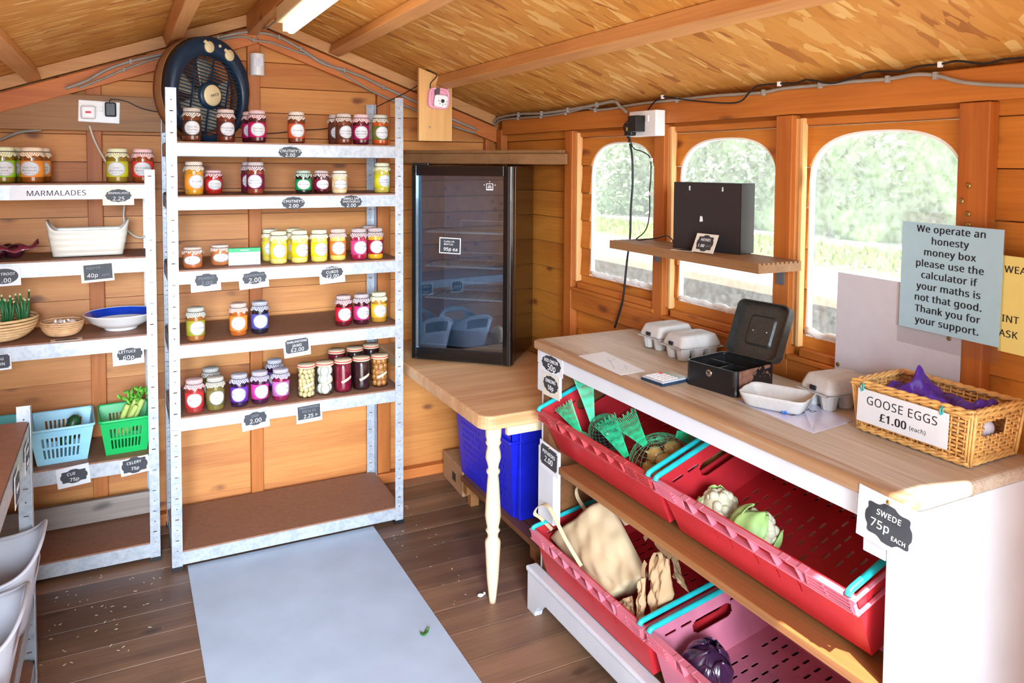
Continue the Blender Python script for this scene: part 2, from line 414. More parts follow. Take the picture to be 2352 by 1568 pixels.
# right wall with three arched openings
wr = plank_wall(.1145, .0365, 0, 1.76, (-YW-.01, 2.9), lambda s, d, z: (XW+d, -s, z)).build('wall_right', M_wallR, weld=True)
WIN = [(-.405, -.830, 1.072, 1.618), (-.965, -1.408, 1.060, 1.618), (-1.522, -1.968, 1.050, 1.622)]
def arch(y0, y1, z0, z1, g=0):
    y0, y1, z0, z1 = y0+g, y1-g, z0-g, z1+g; wd = y0-y1; c = (y0+y1)/2; out = [(y0, z0), (y1, z0)]
    H = .135
    for k in range(27):
        q = 1-2*k/26; q = math.copysign(1-(1-abs(q))**1.6, q)
        out.append((c-q*wd/2, z1-H+H*max(0, 1-abs(q)**2.7)**(1/2.4)))
    # counter-clockwise seen from inside: start bottom-left
    return out
for wi in WIN:
    c = MB(); c.prism([(a, b) for a, b in arch(*wi)], -.1, .1, Matrix(((0,0,1,XW),(1,0,0,0),(0,1,0,0),(0,0,0,1))))
    co = c.build('cutter', M_white, weld=True)
    md = wr.modifiers.new('opening', 'BOOLEAN'); md.object = co; md.operation = 'DIFFERENCE'; md.solver = 'EXACT'
    dg = bpy.context.evaluated_depsgraph_get(); me = bpy.data.meshes.new_from_object(wr.evaluated_get(dg))
    wr.modifiers.clear(); wr.data = me; bpy.data.objects.remove(co)
struct(wr)
# dusty glass: lets most light through, the dust scatters some of it
def dusty():
    t = NT('dusty_glass'); tr = t.new('ShaderNodeBsdfTransparent'); tl = t.new('ShaderNodeBsdfTranslucent'); gl = t.new('ShaderNodeBsdfGlossy')
    tl.inputs[0].default_value = (.95, .97, 1, 1); gl.inputs['Roughness'].default_value = .03
    f = t.ramp(t.noise(t.coord(), 60, 4, .7), [(.35, (.08,.08,.08,1)), (.8, (.30,.30,.30,1))])
    m1 = t.new('ShaderNodeMixShader'); t.link(f, m1.inputs[0]); t.link(tr.outputs[0], m1.inputs[1]); t.link(tl.outputs[0], m1.inputs[2])
    m2 = t.new('ShaderNodeMixShader'); m2.inputs[0].default_value = .03; t.link(m1.outputs[0], m2.inputs[1]); t.link(gl.outputs[0], m2.inputs[2])
    t.link(m2.outputs[0], t.out.inputs[0]); return t.m
M_dusty = dusty()
M_seal = plain('white_sealant', srgb(244, 246, 246), .6, var=.04)
BAYS = [(-.315, -.868), (-.925, -1.432), (-1.492, -1.972)]
for k, (wi, (b0, b1)) in enumerate(zip(WIN, BAYS)):
    root = bpy.data.objects.new('window_%d' % (k+1), None); COL.objects.link(root); struct(root)
    p = MB(); p.box(XW+.016, XW+.019, wi[1]-.04, wi[0]+.04, wi[2]-.03, wi[3]+.04); p.build('pane', M_dusty, root)
    s = MB(); A, B = arch(*wi), arch(*wi, g=-.006); rng = random.Random(k)
    n = len(A); zb = wi[2]
    A2 = [(a, b+(.006 if i < 2 else 0)) for i, (a, b) in enumerate(B)]
    vs = [(XW-.002, a, b) for a, b in A] + [(XW-.002, a, b) for a, b in A2] + [(XW+.0155, a, b) for a, b in A] + [(XW+.0155, a, b) for a, b in A2]
    fs = []
    for i in range(n):
        j = (i+1) % n; fs += [(i,j,n+j,n+i), (2*n+j,2*n+i,3*n+i,3*n+j), (n+i,n+j,3*n+j,3*n+i), (j,i,2*n+i,2*n+j)]
    s.add(vs, fs)
    # lumpy bead of sealant along the bottom edge
    L = wi[0]-wi[1]
    s.tube([(XW+.004, wi[0]-L*q/24, zb+.010+rng.uniform(-.004,.005)) for q in range(25)], [rng.uniform(.008,.014) for _ in range(25)], 7)
    s.build('sealant', M_seal, root)
    fr = MB(); zt = 1.662; zs = wi[2]-.028
    fr.box(1.545, XW-.002, b0-.022, b0, zs, zt); fr.box(1.537, 1.556, b0-.034, b0-.022, zs, zt)
    fr.build('side_bead', M_bead, root, .002)
    fr = MB(); fr.box(1.548, XW-.002, b1, b0-.036, zt-.018, zt)
    fr.build('head_bead', M_rail, root, .002)
    fr = MB(); fr.box(1.538, XW-.006, b1, b0-.036, zs-.026, zs-.004); fr.box(1.526, 1.556, b1-.01, b0+.0, zs-.040, zs-.027)
    fr.build('window_sill', M_bead if False else M_rail, root, .002)
    rr = MB(); rr.box(XR+.002, XW-.008, b1, b0, zs-.118, zs-.041)
    rr.build('lower_rail', M_rail, root, .003)
# unseen backing sheets added behind side-wall planks to block light through the gaps
m = MB(); X0, X1 = XW+.0135, XW+.0155
m.box(X0, X1, -2.9, YW, 0, 1.0); m.box(X0, X1, -2.9, YW, 1.672, 1.76)
for a, b in ((YW, -.358), (-.876, -.918), (-1.452, -1.478), (-2.012, -2.9)): m.box(X0, X1, b, a, 1.0, 1.672)
struct(m.build('trim_40', M_brown))
struct(MB().box(XL-.05, XL-.044, -2.9, YW, 0, 1.76).build('trim_41', M_brown))
# studs, plates and battens
tn = [1]
def trim(m, mat, bevel=.003):
    tn[0] += 1; return struct(m.build('trim_%d' % tn[0], mat, None, bevel))
for x0, x1, top in ((-.269, -.215, 1.9), (.345, .397, 2.1), (.922, .984, 1.90), (1.482, 1.528, 1.735), (-.76, -.715, 1.735)):
    trim(MB().box(x0, x1, YB, YW-.008, .05, top-.02), M_stud)
trim(MB().box(XL, XW-.01, YB-.012, YW-.008, 0, .048), M_gable)
for y0, y1 in ((.352, .410), (-.255, -.315), (-.868, -.925), (-1.432, -1.492), (-1.972, -2.042), (-2.55, -2.6)):
    trim(MB().box(XR, XW-.008, min(y0,y1), max(y0,y1), .05, 1.672 if y0 < .3 else 1.70), M_stud)
trim(MB().box(XR+.001, XW-.008, -2.7, .35, 1.674, 1.748), M_rail)     # wall plate under the eaves
trim(MB().box(XR+.006, XW-.008, -2.7, YB, 0, .05), M_rail)
for s in (1, -1):                                                     # gable battens
    e = XR if s > 0 else XL
    L = abs(e-XRIDGE)
    q = [(XRIDGE+s*.0, ZR-.062), (e, ZR-.062-SL*L), (e, ZR-.137-SL*L), (XRIDGE, ZR-.137)]
    trim(MB().prism(q if s < 0 else q[::-1], 0, .025, T((0,YB,0))@RX(90)), M_gable)
    q = [(XRIDGE+s*.03, ZR-.012), (e, ZR-.001-SL*L), (e, ZR-.052-SL*L), (XRIDGE+s*.03, ZR-.062)]
    trim(MB().prism(q if s < 0 else q[::-1], -.06, .0, T((0,YB-.025-.012,0))@RX(90)) if False else MB().prism(q if s < 0 else q[::-1], 0, .045, T((0,YB+.03,0))@RX(90)), M_pinex)
# roof boards
for s, nm in ((1, 'ceiling_right'), (-1, 'ceiling_left')):
    e = (XW+.12 if s > 0 else XL-.15); L = abs(e-XRIDGE)/math.cos(math.atan(SL))
    m = MB(); m.box(0, L, YF-.1, YW+.1, 0, .018)
    o = struct(m.build(nm, M_osb))
    a = math.atan(SL)
    o.matrix_world = T((XRIDGE, 0, ZR)) @ (RZ(0) if s > 0 else Matrix.Scale(-1, 4, (1,0,0))) @ Matrix.Rotation(a, 4, 'Y')
# ridge board and purlins
trim(MB().box(XRIDGE-.045, XRIDGE-.005, YF, YB-.0, ZR-.105, ZR-.008), M_pine)
def purlin(x, h=.045, d=.05):
    a = math.atan(SL)*(1 if x > XRIDGE else -1)
    m = MB(T((x, 0, zc(x)))@Matrix.Rotation(a, 4, 'Y')); m.box(-h/2, h/2, YF, YB-.018, -d, -.001); trim(m, M_pine)
purlin(.728, .05, .045); purlin(1.135, .05, .05); purlin(.035, .055, .05); purlin(-.455, .05, .05)
# left and front walls (behind and beside the camera) with the double doorway
struct(plank_wall(.111, .083, 0, 1.76, (-YW, 2.9), lambda s, d, z: (XL-.03-d, -s, z)).build('wall_left', M_wallB, weld=True))
fw = MB(); fw.box(XL-.05, -.62, YF-.05, YF, 0, 1.905); fw.box(1.10, XW+.05, YF-.05, YF, 0, 1.905)
fw.prism([(XL-.05,1.90),(XW+.05,1.90),(XRIDGE+.7,1.92),(XRIDGE,2.17),(XRIDGE-.7,1.92)], 0, .05, T((0,YF,0))@RX(90))
struct(fw.build('wall_front', M_wallB))
# old treated board across the back wall, narrow corner shelf above the fridge
trim(MB().box(XL, .015, YB-.022, YB, 1.650, 1.792), M_greyplank)
m = MB(); m.bar((1.03, YB-.03, 1.553), (XR-.012, -.30, 1.553), .02, .046)
trim(m, M_deck)
m = MB(); m.prism([(1.05, YB-.002), (XR-.003, YB-.002), (XR-.003, -.27), (XR-.03, -.27), (1.05, YB-.02)], 1.577, 1.592); trim(m, M_deck)
# ---------------------------------------------------------------- outside
M_gravel = plain('pale_gravel', srgb(214, 210, 200), .9, var=.1, scale=3)
M_grass = plain('pale_grass', srgb(126, 150, 74), .9, var=.3, scale=1.2)
g = MB(); g.box(-30, 40, -40, 45, -.4, -.25); struct(g.build('ground', M_gravel))
g = MB(); rng = random.Random(3)
for k in range(9000):
    x, y = rng.uniform(11.2, 14.0), rng.uniform(-2, 34); h = rng.uniform(.05, .22); a = rng.uniform(0, 6.3); q = rng.uniform(.03,.08)
    g.add([(x-q*math.cos(a), y-q*math.sin(a), -.26), (x+q*math.cos(a), y+q*math.sin(a), -.26), (x+rng.uniform(-.1,.1), y+rng.uniform(-.1,.1), -.25+h)], [(0,1,2)])
g.box(11, 14.2, -2, 34, -.249, -.235)
tag(g.build('rough_grass', M_grass), 'pale green verge of rough grass in front of the hedge outside', 'grass', kind='stuff')
def leafmat():
    t = NT('hedge_leaves'); v = t.coord()
    c = t.ramp(t.noise(v, .9, 5, .7), [(.3, srgb(72, 106, 66)), (.55, srgb(124, 154, 104)), (.75, srgb(172, 188, 146))])
    return t.set(c, .7)
M_leaf = leafmat()
g = MB(); rng = random.Random(5)
for k in range(70):
    y = -1+k*.5; x = 17.6+rng.uniform(-.5,1.2); r = rng.uniform(1.2, 2.2)
    for zz in (.4, 2.2, 4.0, 5.4):
        g.ball((x+rng.uniform(-.5,.5), y+rng.uniform(-.4,.4), zz+rng.uniform(-.5,.5)), r*rng.uniform(.7,1.1), 9, 6)
for k in range(26000):
    y, z = rng.uniform(-2, 35), rng.uniform(-.2, 7); x = 16.3+rng.uniform(-.7,.7)+.8*math.sin(y*.9)*math.sin(z*1.1+y)
    u = Vector((rng.gauss(0,1), rng.gauss(0,1), rng.gauss(0,1))).normalized()*rng.uniform(.09,.2); n2 = u.orthogonal()*rng.uniform(.5,.8)
    c = Vector((x,y,z)); g.add([c-u, c+n2*.6, c+u, c-n2*.6], [(0,1,2,3)])
tag(g.build('hedge', M_leaf), 'tall pale green hedge of leafy trees beyond the windows', 'hedge', kind='stuff')
M_bank = wood('rough_planter_boards', srgb(122, 98, 76), srgb(84, 66, 50), 1, .11, 2, 0., .2)
M_cap = plain('planter_capping', srgb(196, 178, 150), .7)
pl = thing('wooden_planter', 'raised wooden planter with a pale capping rail outside below the windows', 'planter', (2.3, -.6, -.25))
MB(inv(pl)).box(2.30, 2.34, -1.9, 1.4, -.25, .985).build('side_board', M_bank, pl)
MB(inv(pl)).box(2.27, 2.36, -1.95, 1.45, .986, 1.028).build('capping_rail', M_cap, pl, .004)
MB(inv(pl)).box(2.345, 2.42, -.86, -.78, -.25, .985).build('post', M_cap, pl)
# ---------------------------------------------------------------- galvanised shelving
def post_mesh(h, sx, sy, wd=.035, t=.0018):
    """slotted angle post: corner at the origin, legs towards +x*sx and +y*sy"""
    m = MB(); hs = []; n = int(h/.04)
    for k in range(n):
        z = .03+k*.04
        hs += [(.011, .024, z, z+.0035)] if k % 2 == 0 else [(.0155, .0195, z, z+.004)]
    a = [(0,0,0),(wd*sx,0,0),(wd*sx,0,h),(0,0,h)]
    b = [(0,0,0),(0,wd*sy,0),(0,wd*sy,h),(0,0,h)]
    for q in (a, b):
        m.panel(q, hs, t)
    # pressed rivet keys on the front leg
    for k in range(int(h/.04)):
        z = .05+k*.04
        m.box(min(.006*sx,.029*sx), max(.006*sx,.029*sx), -.003*sy if sy > 0 else 0, 0 if sy > 0 else .003, z, z+.0022)
    return m
def beam(m, a, b, h, inward):
    """folded beam from a to b (top edge), lip turned inward"""
    a, b = Vector(a), Vector(b); iw = Vector(inward)
    m.bar(a+Vector((0,0,-h/2))+iw*.001, b+Vector((0,0,-h/2))+iw*.001, .002, h)
    m.bar(a+iw*.010+Vector((0,0,-.0285 if h > .03 else -.01)), b+iw*.010+Vector((0,0,-.0285 if h > .03 else -.01)), .018, .002)
    m.bar(a+iw*.006+Vector((0,0,-h+.001)), b+iw*.006+Vector((0,0,-h+.001)), .010, .002)
def shelving(label, x0, x1, y0, y1, H, tops, bh=.047, group=None, board_gap=.002):
    root = thing('shelving_unit', label, 'shelving', ((x0+x1)/2, (y0+y1)/2, 0), group=group)
    I = inv(root)
    for (px, sx) in ((x0, 1), (x1, -1)):
        for (py, sy) in ((y0, 1), (y1, -1)):
            m = post_mesh(H-.004, sx, sy); m.M = Matrix(); m.v = [I@(v+Vector((px, py, .004))) for v in m.v]
            p = m.build('post', M_galv, root)
            c = MB(I); c.box(px-.003*sx if sx>0 else px-.037, px+.037 if sx>0 else px+.003, py-.003 if sy>0 else py-.037, py+.037 if sy>0 else py+.003, 0, .016)
            c.build('foot_cap', M_black, p)
    for zt in tops:
        m = MB(I); e = .002
        zz = zt-.008+.028
        for a, b, iw in (((x0+.004,y0+e,zz-.02),(x1-.004,y0+e,zz-.02),(0,1,0)), ((x0+.004,y1-e,zz-.02),(x1-.004,y1-e,zz-.02),(0,-1,0)),
                         ((x0+e,y0+.004,zz-.02),(x0+e,y1-.004,zz-.02),(1,0,0)), ((x1-e,y0+.004,zz-.02),(x1-e,y1-.004,zz-.02),(-1,0,0))):
            a, b = Vector(a), Vector(b); iw = Vector(iw); a.z = b.z = zt-.006
            m.bar(a+iw*.001-Vector((0,0,bh/2)), b+iw*.001-Vector((0,0,bh/2)), .002, bh)
            m.bar(a+iw*.011-Vector((0,0,.0035)), b+iw*.011-Vector((0,0,.0035)), .018, .002)
            m.bar(a+iw*.006-Vector((0,0,bh-.001)), b+iw*.006-Vector((0,0,bh-.001)), .010, .002)
        sh = MB(I); g = .006
        c = .016
        sh.prism([(x0+g+c,y0+.003),(x1-g-c,y0+.003),(x1-g,y0+.003+c),(x1-g,y1-g-c),(x1-g-c,y1-g),(x0+g+c,y1-g),(x0+g,y1-g-c),(x0+g,y0+.003+c)], zt-.009, zt)
        s = sh.build('shelf_board', M_mdf, root)
        m.build('shelf_beam', M_galv, s)
    return root
CT = [1.605, 1.405, 1.130, .855, .581, .073]
LT = [1.450, 1.175, .880, .418, .075]
shelving('tall six-tier galvanised shelving unit stocked with jars in front of the grey mat', 0, .90, 0, .418, 1.80, CT)
shelving('lower galvanised shelving unit to the left, holding marmalade, vegetable baskets and bowls', -.752, -.036, .12, .42, 1.50, LT, .052)
shelving('waist-high galvanised shelving unit along the left wall at the photo\'s left edge', -.75, -.388, -1.55, -.52, .835, [.792, .310, .098], .05)
# loose planks leaning behind the bottom shelf of the left unit
p = tag(MB().box(-.74, -.05, .375, .395, .085, .175).build('scaffold_plank', wood('weathered_grey_plank', srgb(160,146,136), srgb(118,104,96), 0, knots=.3), None, .002), 'weathered grey plank standing along the back of the left unit\'s bottom shelf', 'plank')

# ---------------------------------------------------------------- jars
def gingham(name, c):
    t = NT(name); uv = t.coord('UV'); ck = t.new('ShaderNodeTexChecker'); ck.inputs['Scale'].default_value = 260
    t.link(uv, ck.inputs[0]); ck.inputs[1].default_value = sc(c, .8); ck.inputs[2].default_value = (.86,.84,.80,1)
    return t.set(ck.outputs[0], .85)
_mc = {}
def mc(kind, rgb):
    k = (kind, rgb)
    if k not in _mc:
        c = srgb(*rgb)
        if kind == 'cloth': _mc[k] = gingham('gingham_cloth', c)
        elif kind == 'jam':
            t = NT('jar_of_preserve'); f = t.noise(t.coord(), 40, 3)
            _mc[k] = t.set(t.ramp(f, [(.3, sc(c,.8)), (.7, sc(c,1.15))]), .12, coat=1, spec=.6)
        else: _mc[k] = plain('label_%s_%d_%d_%d' % ((kind,)+rgb), c, .55, var=.03)
    return _mc[k]
M_label = plain('label_paper', srgb(204, 203, 205), .6, var=.02)
M_lring = plain('label_print', srgb(84, 82, 88), .6)
M_elastic = plain('elastic_band', srgb(40, 36, 36), .6)
def jar_body(r, h):
    p = [(0,.0015),(r*.75,0),(r*.95,.003),(r,.009),(r,h*.70),(r*.98,h*.76),(r*.88,h*.81),(r*.80,h*.84),(r*.80,h*.93),(0,h*.93)]
    return MB().lathe(p[1:-1], 28).mesh('glass_jar', M_label)
def cap_mesh(r, h, seed, skirt=1.):
    rng = random.Random(seed); ph = [rng.uniform(0, 6.3) for _ in range(4)]
    rc = r*.93
    prof = [(rc*.2,h),(rc*.75,h-.0003),(rc*.95,h-.0025),(rc,h-.006),(rc*.99,h*.885),(rc*.93,h*.868),(rc*1.0,h*.85),(r*1.06,h*.80),(r*1.12,h*(.755))]
    n = 40
    def wob(i, t, q, z):
        if i < 4: return q, z
        a = {4:.0, 5:.0, 6:.3, 7:.75, 8:1.}[i]*skirt
        s = math.sin(4*t+ph[0])
        q2 = q*(1+a*(.035*math.sin(9*t+ph[1])+.03*max(0,s)))
        return q2, z+a*(.0030*math.sin(11*t+ph[2])-.006*max(0, s))
    m = MB(); m.lathe(prof, n, wob=wob, capb=True, capt=False)
    m.lathe([(q*.97,z-.0006) for q,z in prof[4:]][::-1], n, wob=lambda i,t,q,z: wob(8-i,t,q,z), capb=False, capt=False)
    def uvf(co):
        rr = math.hypot(co.x, co.y); a = math.atan2(co.y, co.x)
        if co.z > h-.004: return (co.x*1.0, co.y*1.0)
        return (a*r, co.z*1.0+rr*.6)
    return m.mesh('cloth_cover', M_label, uvf)
def band_mesh(r, z0, z1, half=100):
    R0, R1 = r+.0002, r+.0006; n = 24; m = MB()
    A = [(-90-half + 2*half*i/n)*PI/180 for i in range(n+1)]
    vs = []
    for a in A:
        for R_, z in ((R1,z0),(R1,z1),(R0,z1),(R0,z0)): vs.append((R_*math.cos(a), R_*math.sin(a), z))
    fs = [(4*i+j, 4*i+4+j, 4*i+4+(j+1)%4, 4*i+(j+1)%4) for i in range(n) for j in range(4)]
    return m.add(vs, fs, True).mesh('label_band', M_label)
def bend(me, r, zc, mat, name, parent, dz=0):
    m = MB(); R_ = r+.0016
    m.add([((R_+v.co.z)*math.sin(v.co.x/R_), -(R_+v.co.z)*math.cos(v.co.x/R_), zc+dz+v.co.y) for v in me.vertices], [list(p.vertices) for p in me.polygons])
    return m
def oval_mesh(r, zc, a, b):
    m = MB(); n = 40
    def P(k, s, R_): t = 2*PI*k/n; x = a*s*math.cos(t)/R_; return (R_*math.sin(x), -R_*math.cos(x), zc+b*s*math.sin(t))
    vs = [P(0,0,r+.0013)]; fs = []
    for s in (.25,.5,.75,.92): vs += [P(k,s,r+.0013) for k in range(n)]
    vs += [P(k,.96,r+.0014) for k in range(n)]; vs += [P(k,1,r+.0012) for k in range(n)]; vs += [P(k,1.,r+.0004) for k in range(n)]
    fs = [(0, 1+k, 1+(k+1)%n) for k in range(n)]
    m.add(vs, fs, False)
    for L in range(6):
        for k in range(n): 
            o = 1+L*n
            m.f.append([o+k, o+n+k, o+n+(k+1)%n, o+(k+1)%n]); m.sm.append(False); m.mi.append(1 if L == 3 else 0)
    me = m.mesh('label_oval', [M_label, M_lring]); return me
BODY = {}
SIZES = {'std': (.0328, .127), 'tall': (.0328, .130), 'small': (.0308, .094), 'short': (.035, .080), 'wide': (.037, .129)}
for k, (r, h) in SIZES.items():
    BODY[k] = (jar_body(r, h), [cap_mesh(r, h, q) for q in range(5)], band_mesh(r, h*.17, h*.62), oval_mesh(r, h*.40, r*.93, h*.205))
def link_mesh(me, mat, name, parent, slot=0):
    o = bpy.data.objects.new(name, me); COL.objects.link(o); o.parent = parent
    if mat:
        o.material_slots[0].link = 'OBJECT'; o.material_slots[0].material = mat
    return o
_jr = random.Random(11); _jl = {}
def jar(kind, x, y, z, jam, cloth, band, text, label, group, rot=None):
    r, h = SIZES[kind]; B = BODY[kind]
    a = rot if rot is not None else _jr.uniform(-14, 14)
    root = thing('preserve_jar', label, 'jar', (x, y, z+.0006), RZ(a), group)
    link_mesh(B[0], mc('jam', jam), 'glass_jar', root)
    cp = link_mesh(B[1][_jr.randrange(5)], mc('cloth', cloth), 'cloth_cover', root)
    e = MB(); e.tube([(r*.90*math.cos(2*PI*k/20), r*.90*math.sin(2*PI*k/20), h*.868) for k in range(20)], .0016, 5, True); e.build('elastic_band', M_elastic, cp)
    if band: lb = link_mesh(B[2], mc('band', band), 'label_band', root)
    else: lb = root
    ov = link_mesh(B[3], None, 'label_oval', root)
    key = (kind, text)
    if key not in _jl:
        m = MB(); L = text.split('|')
        rows = [("made in the kitchen", 0, 0)] if False else []
        n = len(L); szs = .0105 if kind != 'short' else .009
        ys = {1: [.001], 2: [.0045, -.006]}[n]
        for t_, yy in zip(L, ys): m2 = bend(text_mesh(t_, szs*min(1, 13/len(t_)), 0), r, h*.40, None, '', None, yy); m.add(m2.v, m2.f)
        m2 = bend(text_mesh('Made with Love', .0052, 0, .3), r, h*.40, None, '', None, -.0165 if kind not in ('short','small') else -.013); m.add(m2.v, m2.f)
        _jl[key] = m.mesh('lettering', M_lring)
    link_mesh(_jl[key], None, 'lettering', ov)
    return root
def onshelf(u, v, z, y=None):
    p = at(u, v, y=y) if y is not None else at(u, v, z=z)
    return p.x, p.y
BR, MAR, TAN = (110, 62, 40), (140, 40, 60), (196, 136, 96)
G1, G2, G3, G4, G5 = 'jars on the top tier', 'jars on the second tier', 'jars on the third tier', 'jars on the fourth tier', 'jars on the fifth tier'
def row(z, y, items, group):
    for n_, (kind, u, jam, cloth, band, text, label, *rest) in enumerate(items):
        yy = rest[0]+.012 if rest else y+.016*(n_ % 2)
        p = at(u, 400, y=yy) if True else None
        # x from the ray at the base height
        q = at(u, 400, y=yy)
        for _ in range(3):
            e = (Vector((q.x, yy, z))-CP); v = PPY-FPX*e.dot(CU)/e.dot(CF); q = at(u, v, y=yy)
        jar(kind, q.x, yy, z, jam, cloth, band, text, label, group)
row(CT[0], .060, [
 ('std', 441, (96,48,28), (140,104,72), (70,44,32), 'Real Ale|Chutney', 'brown chutney jar with brown gingham cover, leftmost on the top tier beside the post'),
 ('std', 519, (100,40,28), (160,84,64), (86,40,34), 'Ploughmans|Pickle', 'dark brown pickle jar with rust gingham cover, second from left on the top tier'),
 ('std', 591, (70,18,28), (186,52,72), (196,16,96), 'Damson|Chutney', 'dark damson chutney jar with crimson cover and magenta label at front of the top tier'),
 ('std', 576, (70,18,28), (186,52,72), (196,16,96), 'Damson|Chutney', 'dark jar with crimson gingham cover hidden behind the magenta-labelled one on the top tier', .165),
 ('std', 681, (104,46,28), (190,140,90), (206,84,40), 'Chutney', 'red-brown chutney jar with orange label standing alone mid top tier'),
 ('std', 789, (110,52,34), (156,104,70), (96,52,40), 'Caramelised|Onion Chutney', 'brown onion chutney jar with brown cover left of the magenta-labelled pink-topped jar'),
 ('std', 772, (96,46,32), (156,104,70), (96,52,40), 'Caramelised|Onion Chutney', 'brown jar half hidden behind the onion chutney jar on the top tier', .155),
 ('std', 829, (84,18,34), (206,92,112), (176,20,90), 'Red Onion|Marmalade', 'dark purple jar with pink gingham cover, second from right on the top tier'),
 ('std', 873, (176,72,24), (128,118,60), (104,110,40), 'Summer Pickle', 'orange pickle jar with olive gingham cover, rightmost on the top tier')], G1)
row(CT[1], .065, [
 ('std', 446, (190,132,32), (214,160,100), (240,152,40), 'Piccalilli', 'mustard yellow piccalilli jar with tan cover, leftmost on the second tier'),
 ('small', 491, (150,30,22), (204,52,60), (214,40,44), 'Tomato|Chutney', 'small red tomato chutney jar with red gingham cover on the second tier', .10),
 ('std', 587, (124,50,34), (140,44,60), (126,20,60), 'Damson|Plum Chutney', 'red-brown chutney jar with maroon cover and label at front of the second tier'),
 ('std', 574, (90,30,40), (140,44,60), (126,20,60), 'Damson|Plum Chutney', 'jar with maroon cover tucked behind another maroon one on the second tier', .165),
 ('small', 697, (24,30,26), (24,128,70), (0,160,84), 'Mint Jelly', 'small dark mint jelly jar with green gingham cover and green label'),
 ('small', 738, (60,12,22), (150,30,44), (130,16,54), 'Cranberry', 'small dark cranberry jar with red cover between the green and cream topped jars'),
 ('small', 780, (226,196,150), (222,190,140), (222,190,140), 'Tartare Sauce', 'small cream coloured sauce jar with cream cover on the second tier'),
 ('std', 877, (190,172,72), (214,206,90), (214,206,30), 'Bramley|Apple Sauce', 'yellow-green apple sauce jar with yellow cover, rightmost on the second tier')], G2)
row(CT[2], .058, [
 ('short', 443, (172,96,52), (206,140,100), None, 'Peanut|Butter', 'short orange-brown jar with tan cover at the left end of the third tier'),
 ('short', 506, (178,108,62), (210,152,116), None, 'Peanut|Butter', 'short orange-brown jar with pale cover next to the white carton on the third tier', .09),
 ('tall', 640, (222,198,110), (238,220,120), (246,216,40), 'Lime Curd', 'pale yellow lime curd jar with yellow cover, leftmost of the front curds'),
 ('tall', 621, (212,190,80), (232,212,130), (236,216,60), 'Lime Curd', 'yellow jar half hidden behind the leftmost front curd jar', .15),
 ('tall', 688, (226,202,110), (244,224,140), (246,204,30), 'Lemon Curd', 'lemon curd jar with golden label, second front curd jar on the third tier'),
 ('tall', 675, (206,190,70), (240,220,130), (246,204,30), 'Lemon Curd', 'jar half hidden behind the second front curd jar on the third tier', .15),
 ('tall', 733, (218,196,88), (236,224,130), (234,220,30), 'Lemon and|Mandarin', 'pale yellow curd jar with bright lemon label left of the orange-topped curd'),
 ('tall', 776, (222,190,90), (232,128,76), (244,124,40), 'Orange Curd', 'pale curd jar with orange gingham cover and orange label'),
 ('tall', 824, (150,22,60), (140,44,70), (206,70,130), 'Blackcurrant|Curd', 'deep red curd jar with maroon cover and pink label on the third tier'),
 ('tall', 848, (150,22,60), (140,44,70), (206,70,130), 'Blackcurrant|Curd', 'jar with maroon cover glimpsed behind the two right-hand curd jars', .17),
 ('tall', 862, (206,150,30), (130,30,40), (160,20,50), 'Passionfruit|Curd', 'mustard curd jar with dark red label, rightmost on the third tier')], G3)
def rowv(z, items, group, kind0='std'):
    for (kind, u, v, jam, cloth, band, text, label) in items:
        p = at(u, v, z=z); jar(kind, p.x, p.y, z, jam, cloth, band, text, label, group)
rowv(CT[3], [
 ('std', 450, 781, (150,92,40), (150,150,120), (170,166,40), 'Gooseberry', 'amber gooseberry jar with grey-green cover alone at the fourth tier\'s left'),
 ('std', 548, 769, (170,88,34), (226,140,100), (244,146,48), 'Apricot', 'amber jam jar with orange cover and orange label on the fourth tier'),
 ('std', 597, 764, (24,24,38), (60,70,130), (84,88,176), 'Wild|Blueberry', 'near-black blueberry jam jar with navy gingham cover on the fourth tier'),
 ('std', 789, 747, (84,12,24), (180,60,80), (206,24,50), 'Summer Fruits', 'dark red jam jar with red label, left of three at the fourth tier\'s right'),
 ('std', 830, 743, (60,10,30), (120,60,90), (200,50,120), 'Blackberry|Apple Jam', 'dark jam jar with magenta label, middle of three at the fourth tier\'s right'),
 ('std', 870, 738, (170,120,40), (232,220,110), (244,190,40), 'Pineapple', 'golden pineapple jam jar with yellow cover at the right end of the fourth tier')], G4)
rowv(CT[4], [
 ('std', 447, 945, (150,48,44), (226,110,120), (224,48,48), 'Rhubarb', 'red jam jar with pink gingham cover, leftmost on the fifth tier'),
 ('std', 495, 939, (110,96,44), (150,140,100), (120,112,60), 'Jam', 'olive green jar with olive cover at front of the fifth tier'),
 ('std', 485, 915, (100,90,44), (110,104,80), (120,112,60), 'Jam', 'olive-topped jar peeking out behind the olive green one on the fifth tier'),
 ('std', 550, 931, (40,20,50), (90,80,150), (110,50,180), 'Blackcurrant', 'dark jam jar with blue-violet gingham cover and purple label'),
 ('std', 597, 924, (60,16,50), (110,80,150), (214,60,150), 'Plum', 'dark jam jar with violet cover and magenta label on the fifth tier'),
 ('std', 645, 917, (120,20,60), (110,84,150), (190,110,180), 'Redcurrant', 'crimson jam jar with violet cover and lilac label at front of the fifth tier'),
 ('std', 631, 893, (50,20,50), (84,84,140), (110,70,160), 'Jam', 'jar with blue-violet cover standing behind the lilac-labelled one on the fifth tier')], G5)
